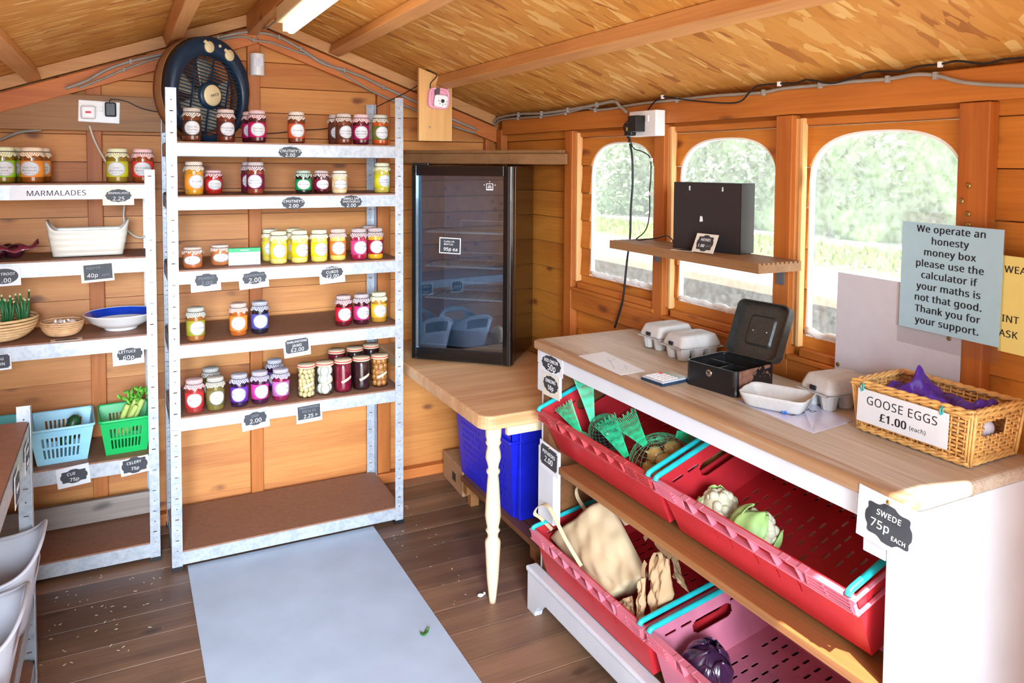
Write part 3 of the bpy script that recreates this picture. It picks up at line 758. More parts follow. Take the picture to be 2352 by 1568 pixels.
row(LT[0], .175, [
 ('wide', 8, (120,96,20), (206,210,110), (150,210,40), 'Lemon and|Lime', 'lime-labelled marmalade jar cut by the photo\'s left edge'),
 ('wide', 30, (120,96,20), (206,210,110), (150,210,40), 'Lemon and|Lime', 'lime-labelled marmalade jar behind the one at the photo\'s left edge', .27),
 ('wide', 75, (130,70,20), (240,180,100), (244,146,48), 'Three Fruit|Marmalade', 'amber marmalade jar with orange cover and orange label above the printed strip'),
 ('wide', 92, (130,70,20), (240,180,100), (244,146,48), 'Three Fruit|Marmalade', 'orange-labelled marmalade jar partly hidden behind its twin', .27),
 ('wide', 270, (130,104,30), (206,206,100), (200,200,40), 'Lime|Marmalade', 'olive marmalade jar with yellow-green cover under the power socket'),
 ('wide', 329, (130,62,24), (240,110,110), (236,62,52), 'Pink Grapefruit|Marmalade', 'amber marmalade jar with red cover and red label beside the post')], 'marmalade jars')
# pickle jars with paper lids
M_jarglass = None
def clear_glass():
    t = NT('clear_jar_glass'); tr = t.new('ShaderNodeBsdfTransparent'); gl = t.new('ShaderNodeBsdfGlossy'); gl.inputs['Roughness'].default_value = .03
    tr.inputs[0].default_value = (.96,.97,.96,1)
    lw = t.new('ShaderNodeLayerWeight'); lw.inputs[0].default_value = .25; mx = t.new('ShaderNodeMixShader')
    t.link(t.math('ADD', t.math('MULTIPLY', lw.outputs['Fresnel'], .5), .04, True), mx.inputs[0]); t.link(tr.outputs[0], mx.inputs[1]); t.link(gl.outputs[0], mx.inputs[2])
    t.link(mx.outputs[0], t.out.inputs[0]); return t.m
M_jarglass = clear_glass()
M_lid = plain('manila_lid', srgb(222, 196, 160), .7, var=.06); M_ribbon = plain('red_ribbon', srgb(206, 62, 66), .6)
M_tagp = plain('manila_tag', srgb(226, 200, 164), .7)
def pickle(u, v, cont, mode, label, tagged=True, y=None):
    p = at(u, v, z=CT[4]); x, y0 = p.x, p.y
    root = thing('pickle_jar', label, 'jar', (x, y0, CT[4]+.0006), RZ(_jr.uniform(-5, 8)), 'pickle jars')
    r, h = .0365, .128
    m = MB(); m.lathe([(r*.8,.0),(r*.97,.004),(r,.012),(r,h*.86),(r*.93,h*.93),(r*.84,h*.955),(r*.84,h)], 28, capt=False)
    m.build('glass_jar', M_jarglass, root)
    c = MB(); rng = random.Random(u)
    if mode == 'solid': c.lathe([(.01,.003),(r*.93,.005),(r*.96,.014),(r*.96,h*.83),(r*.88,h*.9)], 24)
    else:
        rb = {'onion': .0105, 'brown': .013, 'egg': .0205}[mode]; z = rb+.004
        while z < h*.9:
            n = {'onion': 8, 'brown': 6, 'egg': 3}[mode]; o = rng.uniform(0, 6)
            for k in range(n):
                t = o+2*PI*k/n; q = r*.97-rb-.001
                c.ball((q*math.cos(t), q*math.sin(t), z+rng.uniform(-.002,.002)), rb*rng.uniform(.88,1.0), 10, 7, (1,1,1.12))
            c.ball((0,0,z), rb, 8, 6); z += rb*1.75
    o = c.build('contents', cont, root); o['kind'] = 'stuff' if mode != 'solid' else None
    if mode == 'solid': del o['kind']
    l = MB(); l.lathe([(r*.98,h*.94),(r*1.04,h*.965),(r*.98,h*1.0),(r*1.0,h*1.03),(r*.9,h*1.055),(.003,h*1.06)], 28,
        wob=lambda i,t,q,z: (q*(1+(.02*math.sin(13*t) if i < 2 else 0)), z))
    lo = l.build('paper_lid', M_lid, root)
    b = MB(); b.lathe([(r*1.0,h*.985),(r*1.015,h*.985),(r*1.015,h*1.02),(r*1.0,h*1.02)], 28, capb=False, capt=False); b.build('ribbon', M_ribbon, lo)
    if tagged:
        m = MB(); a = math.radians(24)
        vs = []
        for i in range(9):
            for j in range(2):
                sx, sy = -.025+.05*i/8, (-.0055 if j == 0 else .0055); X, Y = sx*math.cos(a)-sy*math.sin(a), sx*math.sin(a)+sy*math.cos(a)
                for R_ in (r+.0014, r+.0005): vs.append((R_*math.sin(X/R_+.1), -R_*math.cos(X/R_+.1), h*.42+Y))
        fs = []
        for i in range(8):
            o = i*4; fs += [(o,o+4,o+6,o+2),(o+5,o+1,o+3,o+7),(o+4,o,o+1,o+5),(o+2,o+6,o+7,o+3)]
        fs += [(0,2,3,1),(32,33,35,34)]
        m.add(vs, fs, True); m.build('slanted_label', M_tagp, root)
M_onion1 = plain('silverskin_onion', srgb(206, 186, 132), .25, coat=.5); M_egg1 = plain('pickled_egg', srgb(214, 218, 204), .25, coat=.5)
M_beet = plain('pickled_beetroot', srgb(120, 16, 44), .2, var=.3, scale=60, coat=.6); M_dark = plain('dark_pickle', srgb(48, 22, 28), .2, var=.3, coat=.6); M_onion2 = plain('brown_pickled_onion', srgb(176, 116, 56), .25, coat=.5)
pickle(704, 910, M_onion1, 'onion', 'clear glass jar of small pale pickled onions with paper lid')
pickle(746, 904, M_egg1, 'egg', 'clear glass jar of white pickled eggs with paper lid')
pickle(788, 897, M_beet, 'solid', 'jar of deep red pickled beetroot with slanted paper label')
pickle(830, 891, M_dark, 'solid', 'jar of near-black pickles with slanted paper label, left of the brown onions')
pickle(872, 885, M_onion2, 'brown', 'clear glass jar of brown pickled onions, rightmost at front of the fifth tier')
pickle(773, 872, M_beet, 'solid', 'paper-lidded pickle jar behind the beetroot jar', False)
pickle(815, 866, M_dark, 'solid', 'paper-lidded pickle jar behind the near-black pickles', False)
pickle(852, 858, M_dark, 'solid', 'paper-lidded pickle jar at the back behind the brown onions', False)
# white and green carton
p = at(563, 609, y=.055)
cx = thing('food_carton', 'flat white food carton with a green top strip beside the short jars', 'carton', (p.x, .075, CT[2]+.0006), RZ(-2))
MB().box(-.059, .059, -.012, .012, .0, .056).build('box', M_card, cx, .001)
MB().box(-.0592, .0592, -.0125, .0125, .050, .0662).build('green_strip', plain('carton_green', srgb(40,160,100), .5), cx, .001)
MB().box(.004, .057, -.0128, -.0118, .004, .032).build('picture', plain('carton_picture', srgb(176,196,226), .5, var=.3, scale=120), cx)
o = letters([('PARSONS', 0, .058, .008, .0002)], M_card, cx, .0130); o.matrix_local = BACK
o = letters([('Laverbread', -.012, .042, .013, 0, .3)], plain('carton_print', srgb(90,150,130), .6), cx, .0125); o.matrix_local = BACK
# ---------------------------------------------------------------- price cards
def plaque_poly(kind, w, h):
    out = []
    if kind == 'rect':
        c = .09*h; x, y = w/2, h/2
        return [(-x+c,-y),(x-c,-y),(x-c,-y+c),(x,-y+c),(x,y-c),(x-c,y-c),(x-c,y),(-x+c,y),(-x+c,y-c),(-x,y-c),(-x,-y+c),(-x+c,-y+c)]
    if kind == 'plain': return [(-w/2,-h/2),(w/2,-h/2),(w/2,h/2),(-w/2,h/2)]
    n = 64
    for k in range(n):
        t = 2*PI*k/n; c, s = math.cos(t), math.sin(t)
        if kind == 'oval': q = 1+.035*math.cos(12*t); out.append((w/2*q*c, h/2*q*s))
        elif kind == 'disc': out.append((w/2*c, h/2*s))
        else:
            e = .62; x = math.copysign(abs(c)**e, c); y = math.copysign(abs(s)**e, s)
            q = 1+.055*math.cos(8*t)-.03*math.cos(4*t); tip = .13*math.exp(-((abs(s)-1)/.015)**2)
            out.append((w/2*x*q*.97, h/2*y*(q+tip)*.97))
    return out
def price_card(label, box, plane, lines, shape='fancy', card=M_card, pl=(.82,.60,0,.05), rot=0, group='chalk price cards', out=None, pin=False, t=.0012, name='price_card', cat='sign'):
    u0, v0, u1, v1 = box; ax, val = plane; uc, vc = (u0+u1)/2, (v0+v1)/2
    c = at(uc, vc, **{ax: val}); W = (at(u1, vc, **{ax: val})-at(u0, vc, **{ax: val})).length; H = (at(uc, v1, **{ax: val})-at(uc, v0, **{ax: val})).length
    base = BACK if ax == 'y' else RIGHT
    root = thing(name, label, cat, c, base@RZ(rot), group)
    z = 0
    if card:
        m = MB(); m.box(-W/2, W/2, -H/2, H/2, -t, 0); m.build('card', card, root); pw, ph, dx, dy = pl
    else: pw, ph, dx, dy = 1, 1, 0, 0
    m = MB(); m.prism(plaque_poly(shape, W*pw, H*ph), .0001, .0009, T((dx*W, dy*H, 0))); m.build('plaque', M_slate, root)
    letters([(s, (x+dx)*W, dy*H+y*H, sz*W, 0, 0.08) for s, x, y, sz in lines if not s.startswith('~')], M_chalk, root, .0012)
    fl = [(s[1:], (x+dx)*W, dy*H+y*H, sz*W, .0, .08) for s, x, y, sz in lines if s.startswith('~')]
    if fl: letters(fl, M_fchalk, root, .0012, 'faded_lettering')
    if pin:
        m = MB(); m.ball((pin[0]*W, pin[1]*H, .0015), .0045, 10, 6, (1,1,.6)); m.build('pin', M_brass, root)
    return root
M_brass = plain('brass_pin', srgb(170, 140, 80), .3, .9)
F = ('y', -.0028); FL = ('y', .1172)
price_card('black scalloped CHUTNEY\'S 2.00 plaque on the top tier\'s front beam', (640,337,693,363), F, [("CHUTNEY'S", 0, .14, .19), ('2.00', 0, -.22, .25)], 'oval', None)
price_card('black CHUTNEY\'S 2.00 plaque on the second tier\'s front beam', (648,452,700,480), F, [("CHUTNEY'S", 0, .16, .19), ('2.00', 0, -.22, .25)], 'oval', None)
price_card('black SMALL JAR SAUCES plaque on the second tier\'s beam near the right post', (782,449,831,478), F, [("SMALL JAR", 0, .28, .17), ('SAUCES/JELLS', 0, .04, .14), ('2.00', 0, -.26, .25)], 'oval', None)
price_card('white card with faded 2.00 plaque below the short jars, third tier', (438,624,507,669), F, [("~PEANUT", 0, .10, .16), ('~2.00', 0, -.14, .22)], pl=(.78,.58,.03,.08), rot=2)
price_card('white LAVERBREAD 2.00 card below the food carton, third tier', (549,620,617,662), F, [("~LAVERBREAD", 0, .14, .120), ('2.00', 0, -.12, .25)], pl=(.82,.62,.03,.08), rot=4)
price_card('white DARLINGTONS CURDS card below the curd jars, third tier', (734,607,792,650), F, [("DARLINGTONS", 0, .24, .110), ('CURDS', 0, .04, .17), ('£2.00', 0, -.19, .22)], 'oval', pl=(.86,.66,0,.07), rot=3)
price_card('white DARLINGTONS JAMS card on the empty middle of the fourth tier', (652,775,713,818), F, [("DARLINGTONS", 0, .23, .122), ('JAMS', 0, .03, .17), ('£2.00', 0, -.20, .22)], 'rect', pl=(.86,.72,0,.07), rot=4)
price_card('white JAM 2.00 card below the violet-topped jars on the fifth tier', (555,940,618,985), F, [("~JAM", 0, .15, .16), ('2.00', 0, -.10, .25)], pl=(.84,.60,0,.04), rot=5)
price_card('white PICKLES 2.25 card with arrow below the pickled onions', (681,927,739,969), F, [("~TRADITIONAL", 0, .26, .14), ('~PICKLES', 0, .06, .16), ('2.25 >', .05, -.20, .22)], 'plain', pl=(.88,.72,0,.06), rot=3)
pn = thing('pencil_note', 'faint handwritten 2.25ea on the fifth tier beam beside the pickles card', 'writing', at(764, 932, y=-.0024), BACK@RZ(4))
letters([('2 25ea', 0, 0, .026, 0, .1)], plain('pencil_grey', srgb(176,170,186), .6), pn, .0002)
price_card('black-plaqued MARMALADES 2.25 card on the left unit\'s top beam', (236,427,308,471), FL, [("MARMALADES", 0, .14, .112), ('2.25', 0, -.15, .22)], 'oval', M_cream, (.82,.66,0,0), rot=0)
ms = thing('shelf_strip', 'long white strip printed MARMALADES along the left unit\'s top beam', 'sign', at(130, 443, y=.1168), BACK@RZ(0.3))
W = (at(236,443,y=.1168)-at(25,443,y=.1168)).length
MB().box(-W/2, W/2, -.0235, .0235, -.0008, 0).build('card', M_card, ms); letters([('MARMALADES', 0, .0005, .0315, .0006)], plain('sign_print', srgb(60,56,64), .6), ms, .0002)
price_card('white oval-plaqued BEETROOT 1.00 card cut by the photo\'s left edge', (-30,612,48,657), FL, [("BEETROOT", 0, .12, .15), ('1.00', 0, -.20, .24)], 'disc', pl=(.86,.78,0,0), rot=1)
price_card('cream-edged PEPPER 40p card below the white dish', (186,603,262,647), FL, [("~PEPPER", -.14, .22, .14), ('40p', -.18, -.15, .22), ('~each', .22, -.17, .12)], 'plain', M_cream, (.86,.78,.02,.02), rot=3)
price_card('white LETTUCE 60p card below the blue-rimmed bowl', (259,796,331,837), FL, [("LETTUCE", -.08, .16, .15), ('60p', -.05, -.16, .24)], pl=(.82,.62,.05,.08), rot=2)
price_card('white card ending in N cut by the photo\'s left edge under the onion basket', (-50,815,26,852), FL, [("SPRING", 0, .17, .15), ('ONION', 0, -.14, .18)], 'rect', pl=(.84,.84,.04,.04), rot=2)
price_card('white CUE 75p card below the light blue basket', (131,1070,206,1116), FL, [("CUE", -.08, .14, .16), ('75p', .0, -.15, .19)], pl=(.84,.62,.02,0), rot=5)
price_card('white CELERY 75p card below the green basket', (277,1050,342,1088), FL, [("CELERY", -.02, .18, .17), ('75p', 0, -.18, .19)], pl=(.92,.86,.0,.04), rot=5)
# cards clipped along the left wall unit's shelf, seen almost edge on
for (yc, zc_, hh, txt, lab) in ((-.66, .735, .075, [('LEEKS', 0, .016, .02), ('2 each', 0, -.016, .02)], 'white card with black plaque on the waist-high unit\'s beam next to its end post'),
                           (-.88, .735, .08, [('EACH', 0, 0, .022)], 'white card with black plaque at the photo\'s left edge below the waist-high shelf')):
    r = thing('price_card', lab, 'sign', (-.3855, yc, zc_-.0), RZ(90)@RX(90), 'chalk price cards')
    MB().box(-.045,.045,-hh/2,hh/2,-.001,0).build('card', M_card, r); m = MB(); m.prism(plaque_poly('rect', .074, hh*.8), .0001, .0009); m.build('plaque', M_slate, r)
    letters([(a, x, y, s, .0002) for a, x, y, s in txt], M_chalk, r, .0012)
# ---------------------------------------------------------------- fan on the top tier
M_navy = plain('navy_plastic', srgb(22, 48, 72), .35, var=.1); M_fcream = plain('cream_plastic', srgb(226, 208, 164), .4, var=.03); M_ftan = plain('tan_housing', srgb(150, 104, 66), .5)
fan = thing('desk_fan', 'round navy fan with cream hub and knobs behind the jars on the top tier', 'fan', (.168, .235, 1.8105), RZ(36)@RX(90)@RZ(-9))
R0 = .20
def egg(t, q=1., zz=0): return (q*R0*math.cos(t)*.98, q*R0*math.sin(t)+(.018*q if math.sin(t) > 0 else 0), zz)
def ring(m, a, b, n=56):   # list of (q, z) closed profile swept round the egg outline
    P = [a_ for a_ in a]; vs = []; 
    for q, z, off in P:
        for k in range(n):
            t = 2*PI*k/n; ex, ey, _ = egg(t, 1); l = math.hypot(ex, ey); ix, iy = .158*math.cos(t), .158*math.sin(t)-.016
            x, y = ix+(ex-ix)*q, iy+(ey-iy)*q; vs.append((x*(1+off), y*(1+off), z))
    fs = [(i*n+k, i*n+(k+1)%n, (i+1)*n+(k+1)%n, (i+1)*n+k) for i in range(len(P)-1) for k in range(n)]
    if b: fs += [((len(P)-1)*n+k, (len(P)-1)*n+(k+1)%n, (k+1)%n, k) for k in range(n)]
    m.add(vs, fs, True)
m = MB(); ring(m, [(0,.012,0),(.05,.024,0),(.85,.024,0),(1,.012,0),(1,-.030,0),(.95,-.030,0),(0,-.008,0)], True); m.build('front_bezel', M_navy, fan)
m = MB(); ring(m, [(1,-.031,0),(1.02,-.034,0),(1.02,-.060,0),(.9,-.082,0),(.8,-.082,0),(.8,-.05,0)], True); m.build('rear_housing', M_ftan, fan)
g = MB()
for k in range(-11, 12):
    yy = k*.0135; hw = math.sqrt(max(.157**2-yy*yy, 0)); g.box(-hw, hw, yy-.0018-.016, yy+.0018-.016, .008, .014)
for xx in (-.085, .0, .085):
    hh = math.sqrt(.157**2-xx*xx); g.box(xx-.002, xx+.002, -hh-.016, hh-.016, .006, .012)
g.build('grille', M_navy, fan)
g = MB()
for k in range(-11, 12):
    yy = k*.0135; hw = math.sqrt(max(.157**2-yy*yy, 0)); g.box(-hw, hw, yy-.002-.016, yy+.002-.016, -.078, -.073)
g.build('rear_grille', M_navy, fan)
b = MB()
for k in range(5):
    A = 2*PI*k/5+.3
    def bl(u, v): 
        r = .03+.115*u; a = A+(v-.5)*(1.0-.25*u); return (r*math.cos(a), r*math.sin(a)-.016, -.04+.028*(v-.5))
    b.sheet(bl, 8, 6, .002)
b.lathe([(.032,-.06),(.034,-.02)], 20, T((0,-.016,0))); b.build('fan_blades', plain('smoky_blades', srgb(176,170,150), .4), fan)
h = MB(); h.lathe([(.054,.004),(.054,.016),(.046,.022)], 32, T((0,-.016,0))); hb = h.build('hub', M_navy, fan)
h = MB(); h.lathe([(.042,.0215),(.042,.027),(.036,.030)], 32, T((0,-.016,0))); h.build('hub_cap', M_fcream, hb)
letters([('PIFCO', 0, -.014, .016, .0007)], M_ink, hb, .0302, 'lettering', 26)
for kx, ky in ((-.045, .168), (.058, .164)):
    k = MB(T((kx, ky, .024))); k.lathe([(.023,0),(.023,.006),(.020,.009)], 24); 
    k2 = k.build('dial_knob', M_fcream, fan); q = MB(T((kx, ky, .033))@RZ(155)); q.box(0, .036, -.006, .006, -.004, .006); q.build('pointer', M_fcream, k2, .003)
MB(T((.008,.188,.024))).lathe([(.007,0),(.006,.004)], 14).build('indicator', M_fcream, fan)
st = MB(); st.box(-.05, .05, -.2, -.185, -.075, .022); st.build('foot', M_navy, fan, .004)
# ---------------------------------------------------------------- sockets
M_led = plain('red_marker', srgb(220, 60, 70), .5)
def socket(label, c, base, sc_=1, depth=.009):
    r = thing('double_socket', label, 'socket', c, base)
    MB().box(-.073, .073, -.043, .043, 0, depth).build('face_plate', M_wplast, r, .003)
    for sx in (-.012, .006):
        MB().box(sx-.006, sx+.006, .002, .020, depth, depth+.004).build('rocker_switch', M_wplast, r, .001)
    return r
c = at(228, 257, y=YB-.022); s1 = socket('white double wall socket on the treated board at upper left', (c.x, YB-.0222, c.z), BACK@RZ(-2))
c = at(203, 258, y=YB-.035); p1 = thing('mains_plug', 'white mains plug with red marker in the left half of the upper-left socket', 'plug', (c.x, YB-.0315, c.z), BACK)
MB().box(-.026, .026, -.026, .026, 0, .02).build('plug_body', M_wplast, p1, .007); MB().box(-.010, .010, -.004, .004, .02, .0206).build('marker', M_led, p1)
cd_ = MB(inv(p1)); pts = [at(u, v, y=y) for u, v, y in ((205,288,.40),(214,315,.40),(228,345,.395),(246,376,.385))]
cd_.tube(spline(pts), .004, 8); cd_.build('flex', M_cream, p1)
c = at(254, 252, y=YB-.04); p2 = thing('power_adaptor', 'black plug-in power adaptor in the right half of the upper-left socket', 'adaptor', (c.x, YB-.0315, c.z), BACK)
MB().box(-.020, .020, -.028, .028, 0, .036).build('adaptor_body', M_black, p2, .005)
cd_ = MB(inv(p2)); pts = [at(u, v, y=y) for u, v, y in ((252,236,.40),(256,228,.40),(290,233,.405),(318,246,.405),(345,254,.40),(372,258,.41))]
cd_.tube(spline(pts), .0022, 6); cd_.build('flex', M_black, p2)
# socket box on the right wall with two adaptors
c = at(1484, 284, x=1.505); s2 = thing('double_socket', 'deep white double socket box above the first window', 'socket', (XR-.001, c.y, c.z), RIGHT)
MB().box(-.078, .078, -.045, .045, 0, .042).build('back_box', M_wplast, s2, .004)
MB().box(-.04, -.028, .005, .028, .042, .046).build('rocker_switch', M_wplast, s2, .001); MB().box(.028, .04, .005, .028, .042, .046).build('rocker_switch', M_wplast, s2, .001)
p3 = thing('power_adaptor', 'chunky ribbed black adaptor in the socket box above the first window', 'adaptor', (1.4865, c.y+.005, c.z-.001), RIGHT)
m = MB(); m.box(-.024, .024, -.028, .028, 0, .04); [m.box(-.0245, .0245, -.024+k*.007, -.021+k*.007, .012, .0408) for k in range(7)]; m.build('adaptor_body', M_black, p3, .003)
p4 = thing('mains_plug', 'black plug with yellow marker beside the ribbed adaptor', 'plug', (1.4865, c.y+.050, c.z-.018), RIGHT)
MB().box(-.022, .020, -.025, .022, 0, .026).build('plug_body', M_black, p4, .006); MB().box(-.006, .006, -.006, .006, .026, .0266).build('marker', plain('yellow_marker', srgb(220,190,60), .5), p4)
m = MB(inv(p4)); m.tube([at(1445, 305+k*2, x=1.50) for k in range(12)], [.006-.0002*k for k in range(12)], 8); m.build('strain_relief', M_black, p4)
M_dgreen = plain('dark_cable', srgb(28, 34, 34), .45)
def cable(label, pts, r, mat, clips=(), name='power_cable', cat='cable', clipm=None, group=None, n=5):
    P = spline(pts, n); o = thing(name, label, cat, P[0], group=group)
    MB(inv(o)).tube(P, r, 7).build('flex', mat, o)
    for q, d in clips:
        m = MB(inv(o)); a = Vector((.007,.007,.007)); d = Vector(d); e = Vector((0,0,1)).cross(d).normalized()
        X = Matrix(((e.x,0,d.x,q.x),(e.y,0,d.y,q.y),(e.z,1,d.z,q.z),(0,0,0,1)))
        m.M = inv(o)@X; m.box(-.0045, .0045, -r-.005, r+.003, -.004, r+.0025); m.build('cable_clip', clipm or M_wplast, o, .001)
    return o
def onx(L, x=XR-.006): return [at(u, v, x=x) for u, v in L]
def onyy(L, y): return [at(u, v, y=y) for u, v in L]
def ony(L, y=YB-.031): return [at(u, v, y=y) for u, v in L]
ND = (0,-1,0); NX = (-1,0,0)
cable('black lead hanging from the plug down behind the counter at the first window', [at(u, v, x=x) for u, v, x in ((1447,330,1.50),(1452,360,1.515),(1453,420,1.515),(1449,480,1.515),(1447,545,1.517),(1440,600,1.517),(1434,660,1.517),(1428,700,1.518),(1412,752,1.518))], .0042, M_dgreen)
cl = [at(1496, 366, x=1.524), at(1494, 444, x=1.524)]
cable('thin black lead clipped down the post between the first two windows', [at(u, v, x=x) for u, v, x in ((1447,318,1.49),(1455,340,1.50),(1475,348,1.51),(1493,362,1.521),(1495,400,1.522),(1492,444,1.522),(1492,490,1.52),(1483,528,1.50),(1462,548,1.46),(1458,552,1.445))], .0022, M_black, [(q, NX) for q in cl])
cable('thin black loop of lead from socket top back round to the plug', [at(u, v, x=x) for u, v, x in ((1466,270,1.49),(1450,272,1.48),(1434,286,1.482),(1434,300,1.483),(1445,322,1.495))], .0022, M_black)
L1 = [(1000,217),(1052,262),(1100,288),(1125,288),(1140,270)]
g1 = onyy([(150,203),(200,185),(245,160),(300,141),(365,126),(440,105),(500,87),(560,74),(600,75),(640,85),(690,112),(740,145),(790,161),(840,180),(880,200),(960,236),(1040,274),(1095,298)], YB-.0475)
cable('thick grey cable clipped over the gable batten, upper of the pair', g1, .0062, M_grey_c, [(g1[k], ND) for k in (3,5,6,9,10,12,14)], clipm=M_grey_c)
g2 = ony([(180,203),(230,183),(285,160),(340,140),(390,126),(440,118),(505,92),(560,84),(582,92),(622,98),(680,118),(718,131),(760,150),(800,177),(850,207),(900,230),(960,255),(1040,289),(1092,306)], YB-.0300)
cable('thinner grey cable below the upper one along the gable batten', g2, .0045, M_grey_c, [(g2[k], ND) for k in (2,4,6,8,11)], clipm=M_grey_c)
g3 = onx([(1134,281),(1147,270),(1192,262),(1245,260),(1305,252),(1345,245),(1372,240),(1410,233),(1425,245),(1440,258)], XR-.0180)
cable('grey cable along the right-hand eaves running to the socket box', g3, .0058, M_grey_c, [(g3[k], NX) for k in (2,3,4,6)], clipm=M_grey_c)
g4 = onx([(1134,290),(1150,276),(1190,271),(1243,267),(1300,259),(1345,248),(1368,252),(1400,250),(1440,243),(1480,237),(1555,229),(1640,220),(1700,216),(1755,212),(1800,203),(1885,195),(1950,188),(2040,181),(2100,171),(2150,173),(2200,186),(2260,193),(2400,198)], XR-.0062)
cable('long grey cable under the right-hand eaves passing above all three windows', g4, .0048, M_grey_c, [(g4[k], NX) for k in (2,3,4,6,10,13,15,17,19)], clipm=M_grey_c)
g5 = onx([(1478,266),(1490,250),(1505,232),(1522,222),(1540,224),(1600,232),(1690,236),(1720,214),(1740,197),(1790,192),(1830,190),(1855,183),(1910,191),(1960,178),(2000,165),(2070,163),(2110,152),(2160,147),(2200,140),(2260,146),(2310,136),(2400,130)], XR-.0168)
cable('thin black cable wandering along the right-hand eaves above the grey ones', g5, .0026, M_black, [(g5[k], NX) for k in (3,9,17)])
g6 = [at(u, v, y=y) for u, v, y in ((842,261,.4243),(868,244,.424),(905,226,.36),(935,211,.30),(965,193,.22),(985,181,.155))]
cable('thin black cable from the tall unit\'s rear post up to the camera board', g6, .0022, M_black)
g7 = ony([(0,322),(40,305),(75,300),(95,298)], YB-.012)
cable('loose bundle of grey and black wires under the treated board at upper left', g7, .006, M_grey_c)
g8 = [at(u, v, y=y) for u, v, y in ((372,262,.4245),(440,296,.4245),(530,290,.4245),(610,306,.4245),(690,299,.4245),(760,293,.4245),(838,264,.4245))]
cable('thin black wire running along the back wall behind the top tier jars', g8, .0022, M_black)
g9 = [at(u, v, y=y) for u, v, y in ((286,470,.40),(284,500,.40),(292,528,.40),(320,546,.40),(345,535,.40))]
cable('cream flex looping behind the white dish on the left unit', g9, .0038, M_cream)
# ---------------------------------------------------------------- alarm sensor, camera board, strip light
c = at(592, 148, y=YB-.03); s = thing('motion_sensor', 'white alarm motion sensor on the centre stud under the ridge', 'sensor', (c.x, YB-.0005, c.z), BACK)
m = MB(); P = [(-.030,0),(.030,0),(.030,.012)]+[(.030*math.cos(PI*k/12), .014+.034*math.sin(PI*k/12)) for k in range(13)]+[(-.030,.012)]
m.prism([(x, z) for x, z in P], -.047, .047, RX(90)@RZ(0)) if False else m.prism([(x, -z) for x, z in P][::-1], -.047, .047, RX(-90)@RZ(0))
m.build('sensor_body', M_wplast, s, .003); MB().box(-.02, .02, -.008, .028, .046, .0495).build('lens', plain('sensor_lens', srgb(222,226,240), .3), s, .002)
yb = .13; A = at(1001, 240, y=yb); W = .157
cb = thing('mounting_board', 'pale wooden board hanging from the purlin with a pink camera on it', 'board', (A.x, yb, 1.63), BACK)
zt0, zt1 = zc(A.x-W/2)-.006, zc(A.x+W/2)-.006
m = MB(); m.prism([(-W/2,0),(W/2,0),(W/2,zt1-1.63),(-W/2,zt0-1.63)], -.02, -.001); m.build('board', wood('pale_board', srgb(226,178,112), srgb(196,142,80), 1, knots=.08), cb, .0015)
MB(T((-.03,.06,0))).lathe([(.005,0),(.004,.002)], 12).build('screw', M_chrome, cb)
M_cpink = plain('pink_plastic', srgb(240, 168, 190), .35, var=.03)
c = at(1008, 226, y=yb-.02); pc = thing('security_camera', 'small pink and white camera with stub aerial on the hanging board', 'camera', (c.x, yb+.0, c.z), BACK@RZ(-4))
def rsq(w, h, e=.5, n=40): return [(w/2*math.copysign(abs(math.cos(t))**e, math.cos(t)), h/2*math.copysign(abs(math.sin(t))**e, math.sin(t))) for t in [2*PI*k/n for k in range(n)]]
m = MB(); m.prism(rsq(.096,.092), .000, .008); A_ = rsq(.096,.092); B_ = rsq(.080,.076); n = 40
m.add([(x,y,.008) for x,y in A_]+[(x,y,.030) for x,y in A_]+[(x,y,.030) for x,y in B_]+[(x,y,.010) for x,y in B_], [(i+n*j,(i+1)%n+n*j,(i+1)%n+n*j+n,i+n*j+n) for j in range(3) for i in range(n)], True)
m.build('housing', M_cpink, pc)
m = MB(T((.008,-.008,.010))@RX(12)@RY(-4)); m.prism(rsq(.062,.056,.45), 0, .026); fc = m.build('face', M_wplast, pc, .004)
m = MB(T((.012,-.012,.040))@RX(12)); m.lathe([(.008,-.004),(.008,.0),(.005,.001)], 18); m.build('lens', M_gloss, fc)
for k in range(8):
    t = 2*PI*k/8; MB(T((.012+.018*math.cos(t), -.012+.018*math.sin(t), .0385+.0038*math.sin(t)*-1))).lathe([(.0018,-.003),(.0018,.0005)], 8).build('infrared_led', M_black, fc)
m = MB(); m.box(-.020, -.002, .012, .046, .012, .034); m.build('bracket', plain('dark_bracket', srgb(90,80,80), .5), pc, .002)
m = MB(); m.tube([(.040,.022,.012),(.046,.062,.008),(.050,.078,.007)], .0045, 8); m.build('aerial', M_wplast, pc)
cable('short black lead from the pink camera up to the purlin', [at(u, v, y=y) for u, v, y in ((988,202,yb-.012),(990,190,yb-.008),(1003,175,yb-.006),(997,167,yb-.004),(978,160,yb-.004))], .0022, M_black)
M_tube = NT('lit_tube'); M_tube.b.inputs['Emission Color'].default_value = (1,.95,.78,1); M_tube.b.inputs['Emission Strength'].default_value = 9; M_tube = M_tube.set((.95,.95,.9,1), .3)
M_batten = plain('light_batten', srgb(236, 226, 190), .4, var=.02)
tl = thing('strip_light', 'lit fluorescent tube on its batten fixed to the ridge', 'light', (.40, -.85, 2.0))
x0 = .395
MB(inv(tl)).box(x0-.052, x0-.004, -1.45, -.27, 2.018, 2.072).build('batten', M_batten, tl, .004)
m = MB(inv(tl)); m.tube([(x0+.004,-.245,2.005),(x0+.004,-.25,2.005),(x0+.004,-1.44,2.005)], .0175, 16); m.build('tube', M_tube, tl)
MB(inv(tl)).box(x0-.03, x0+.012, -.27, -.262, 1.99, 2.07).build('end_cap', M_batten, tl, .002)
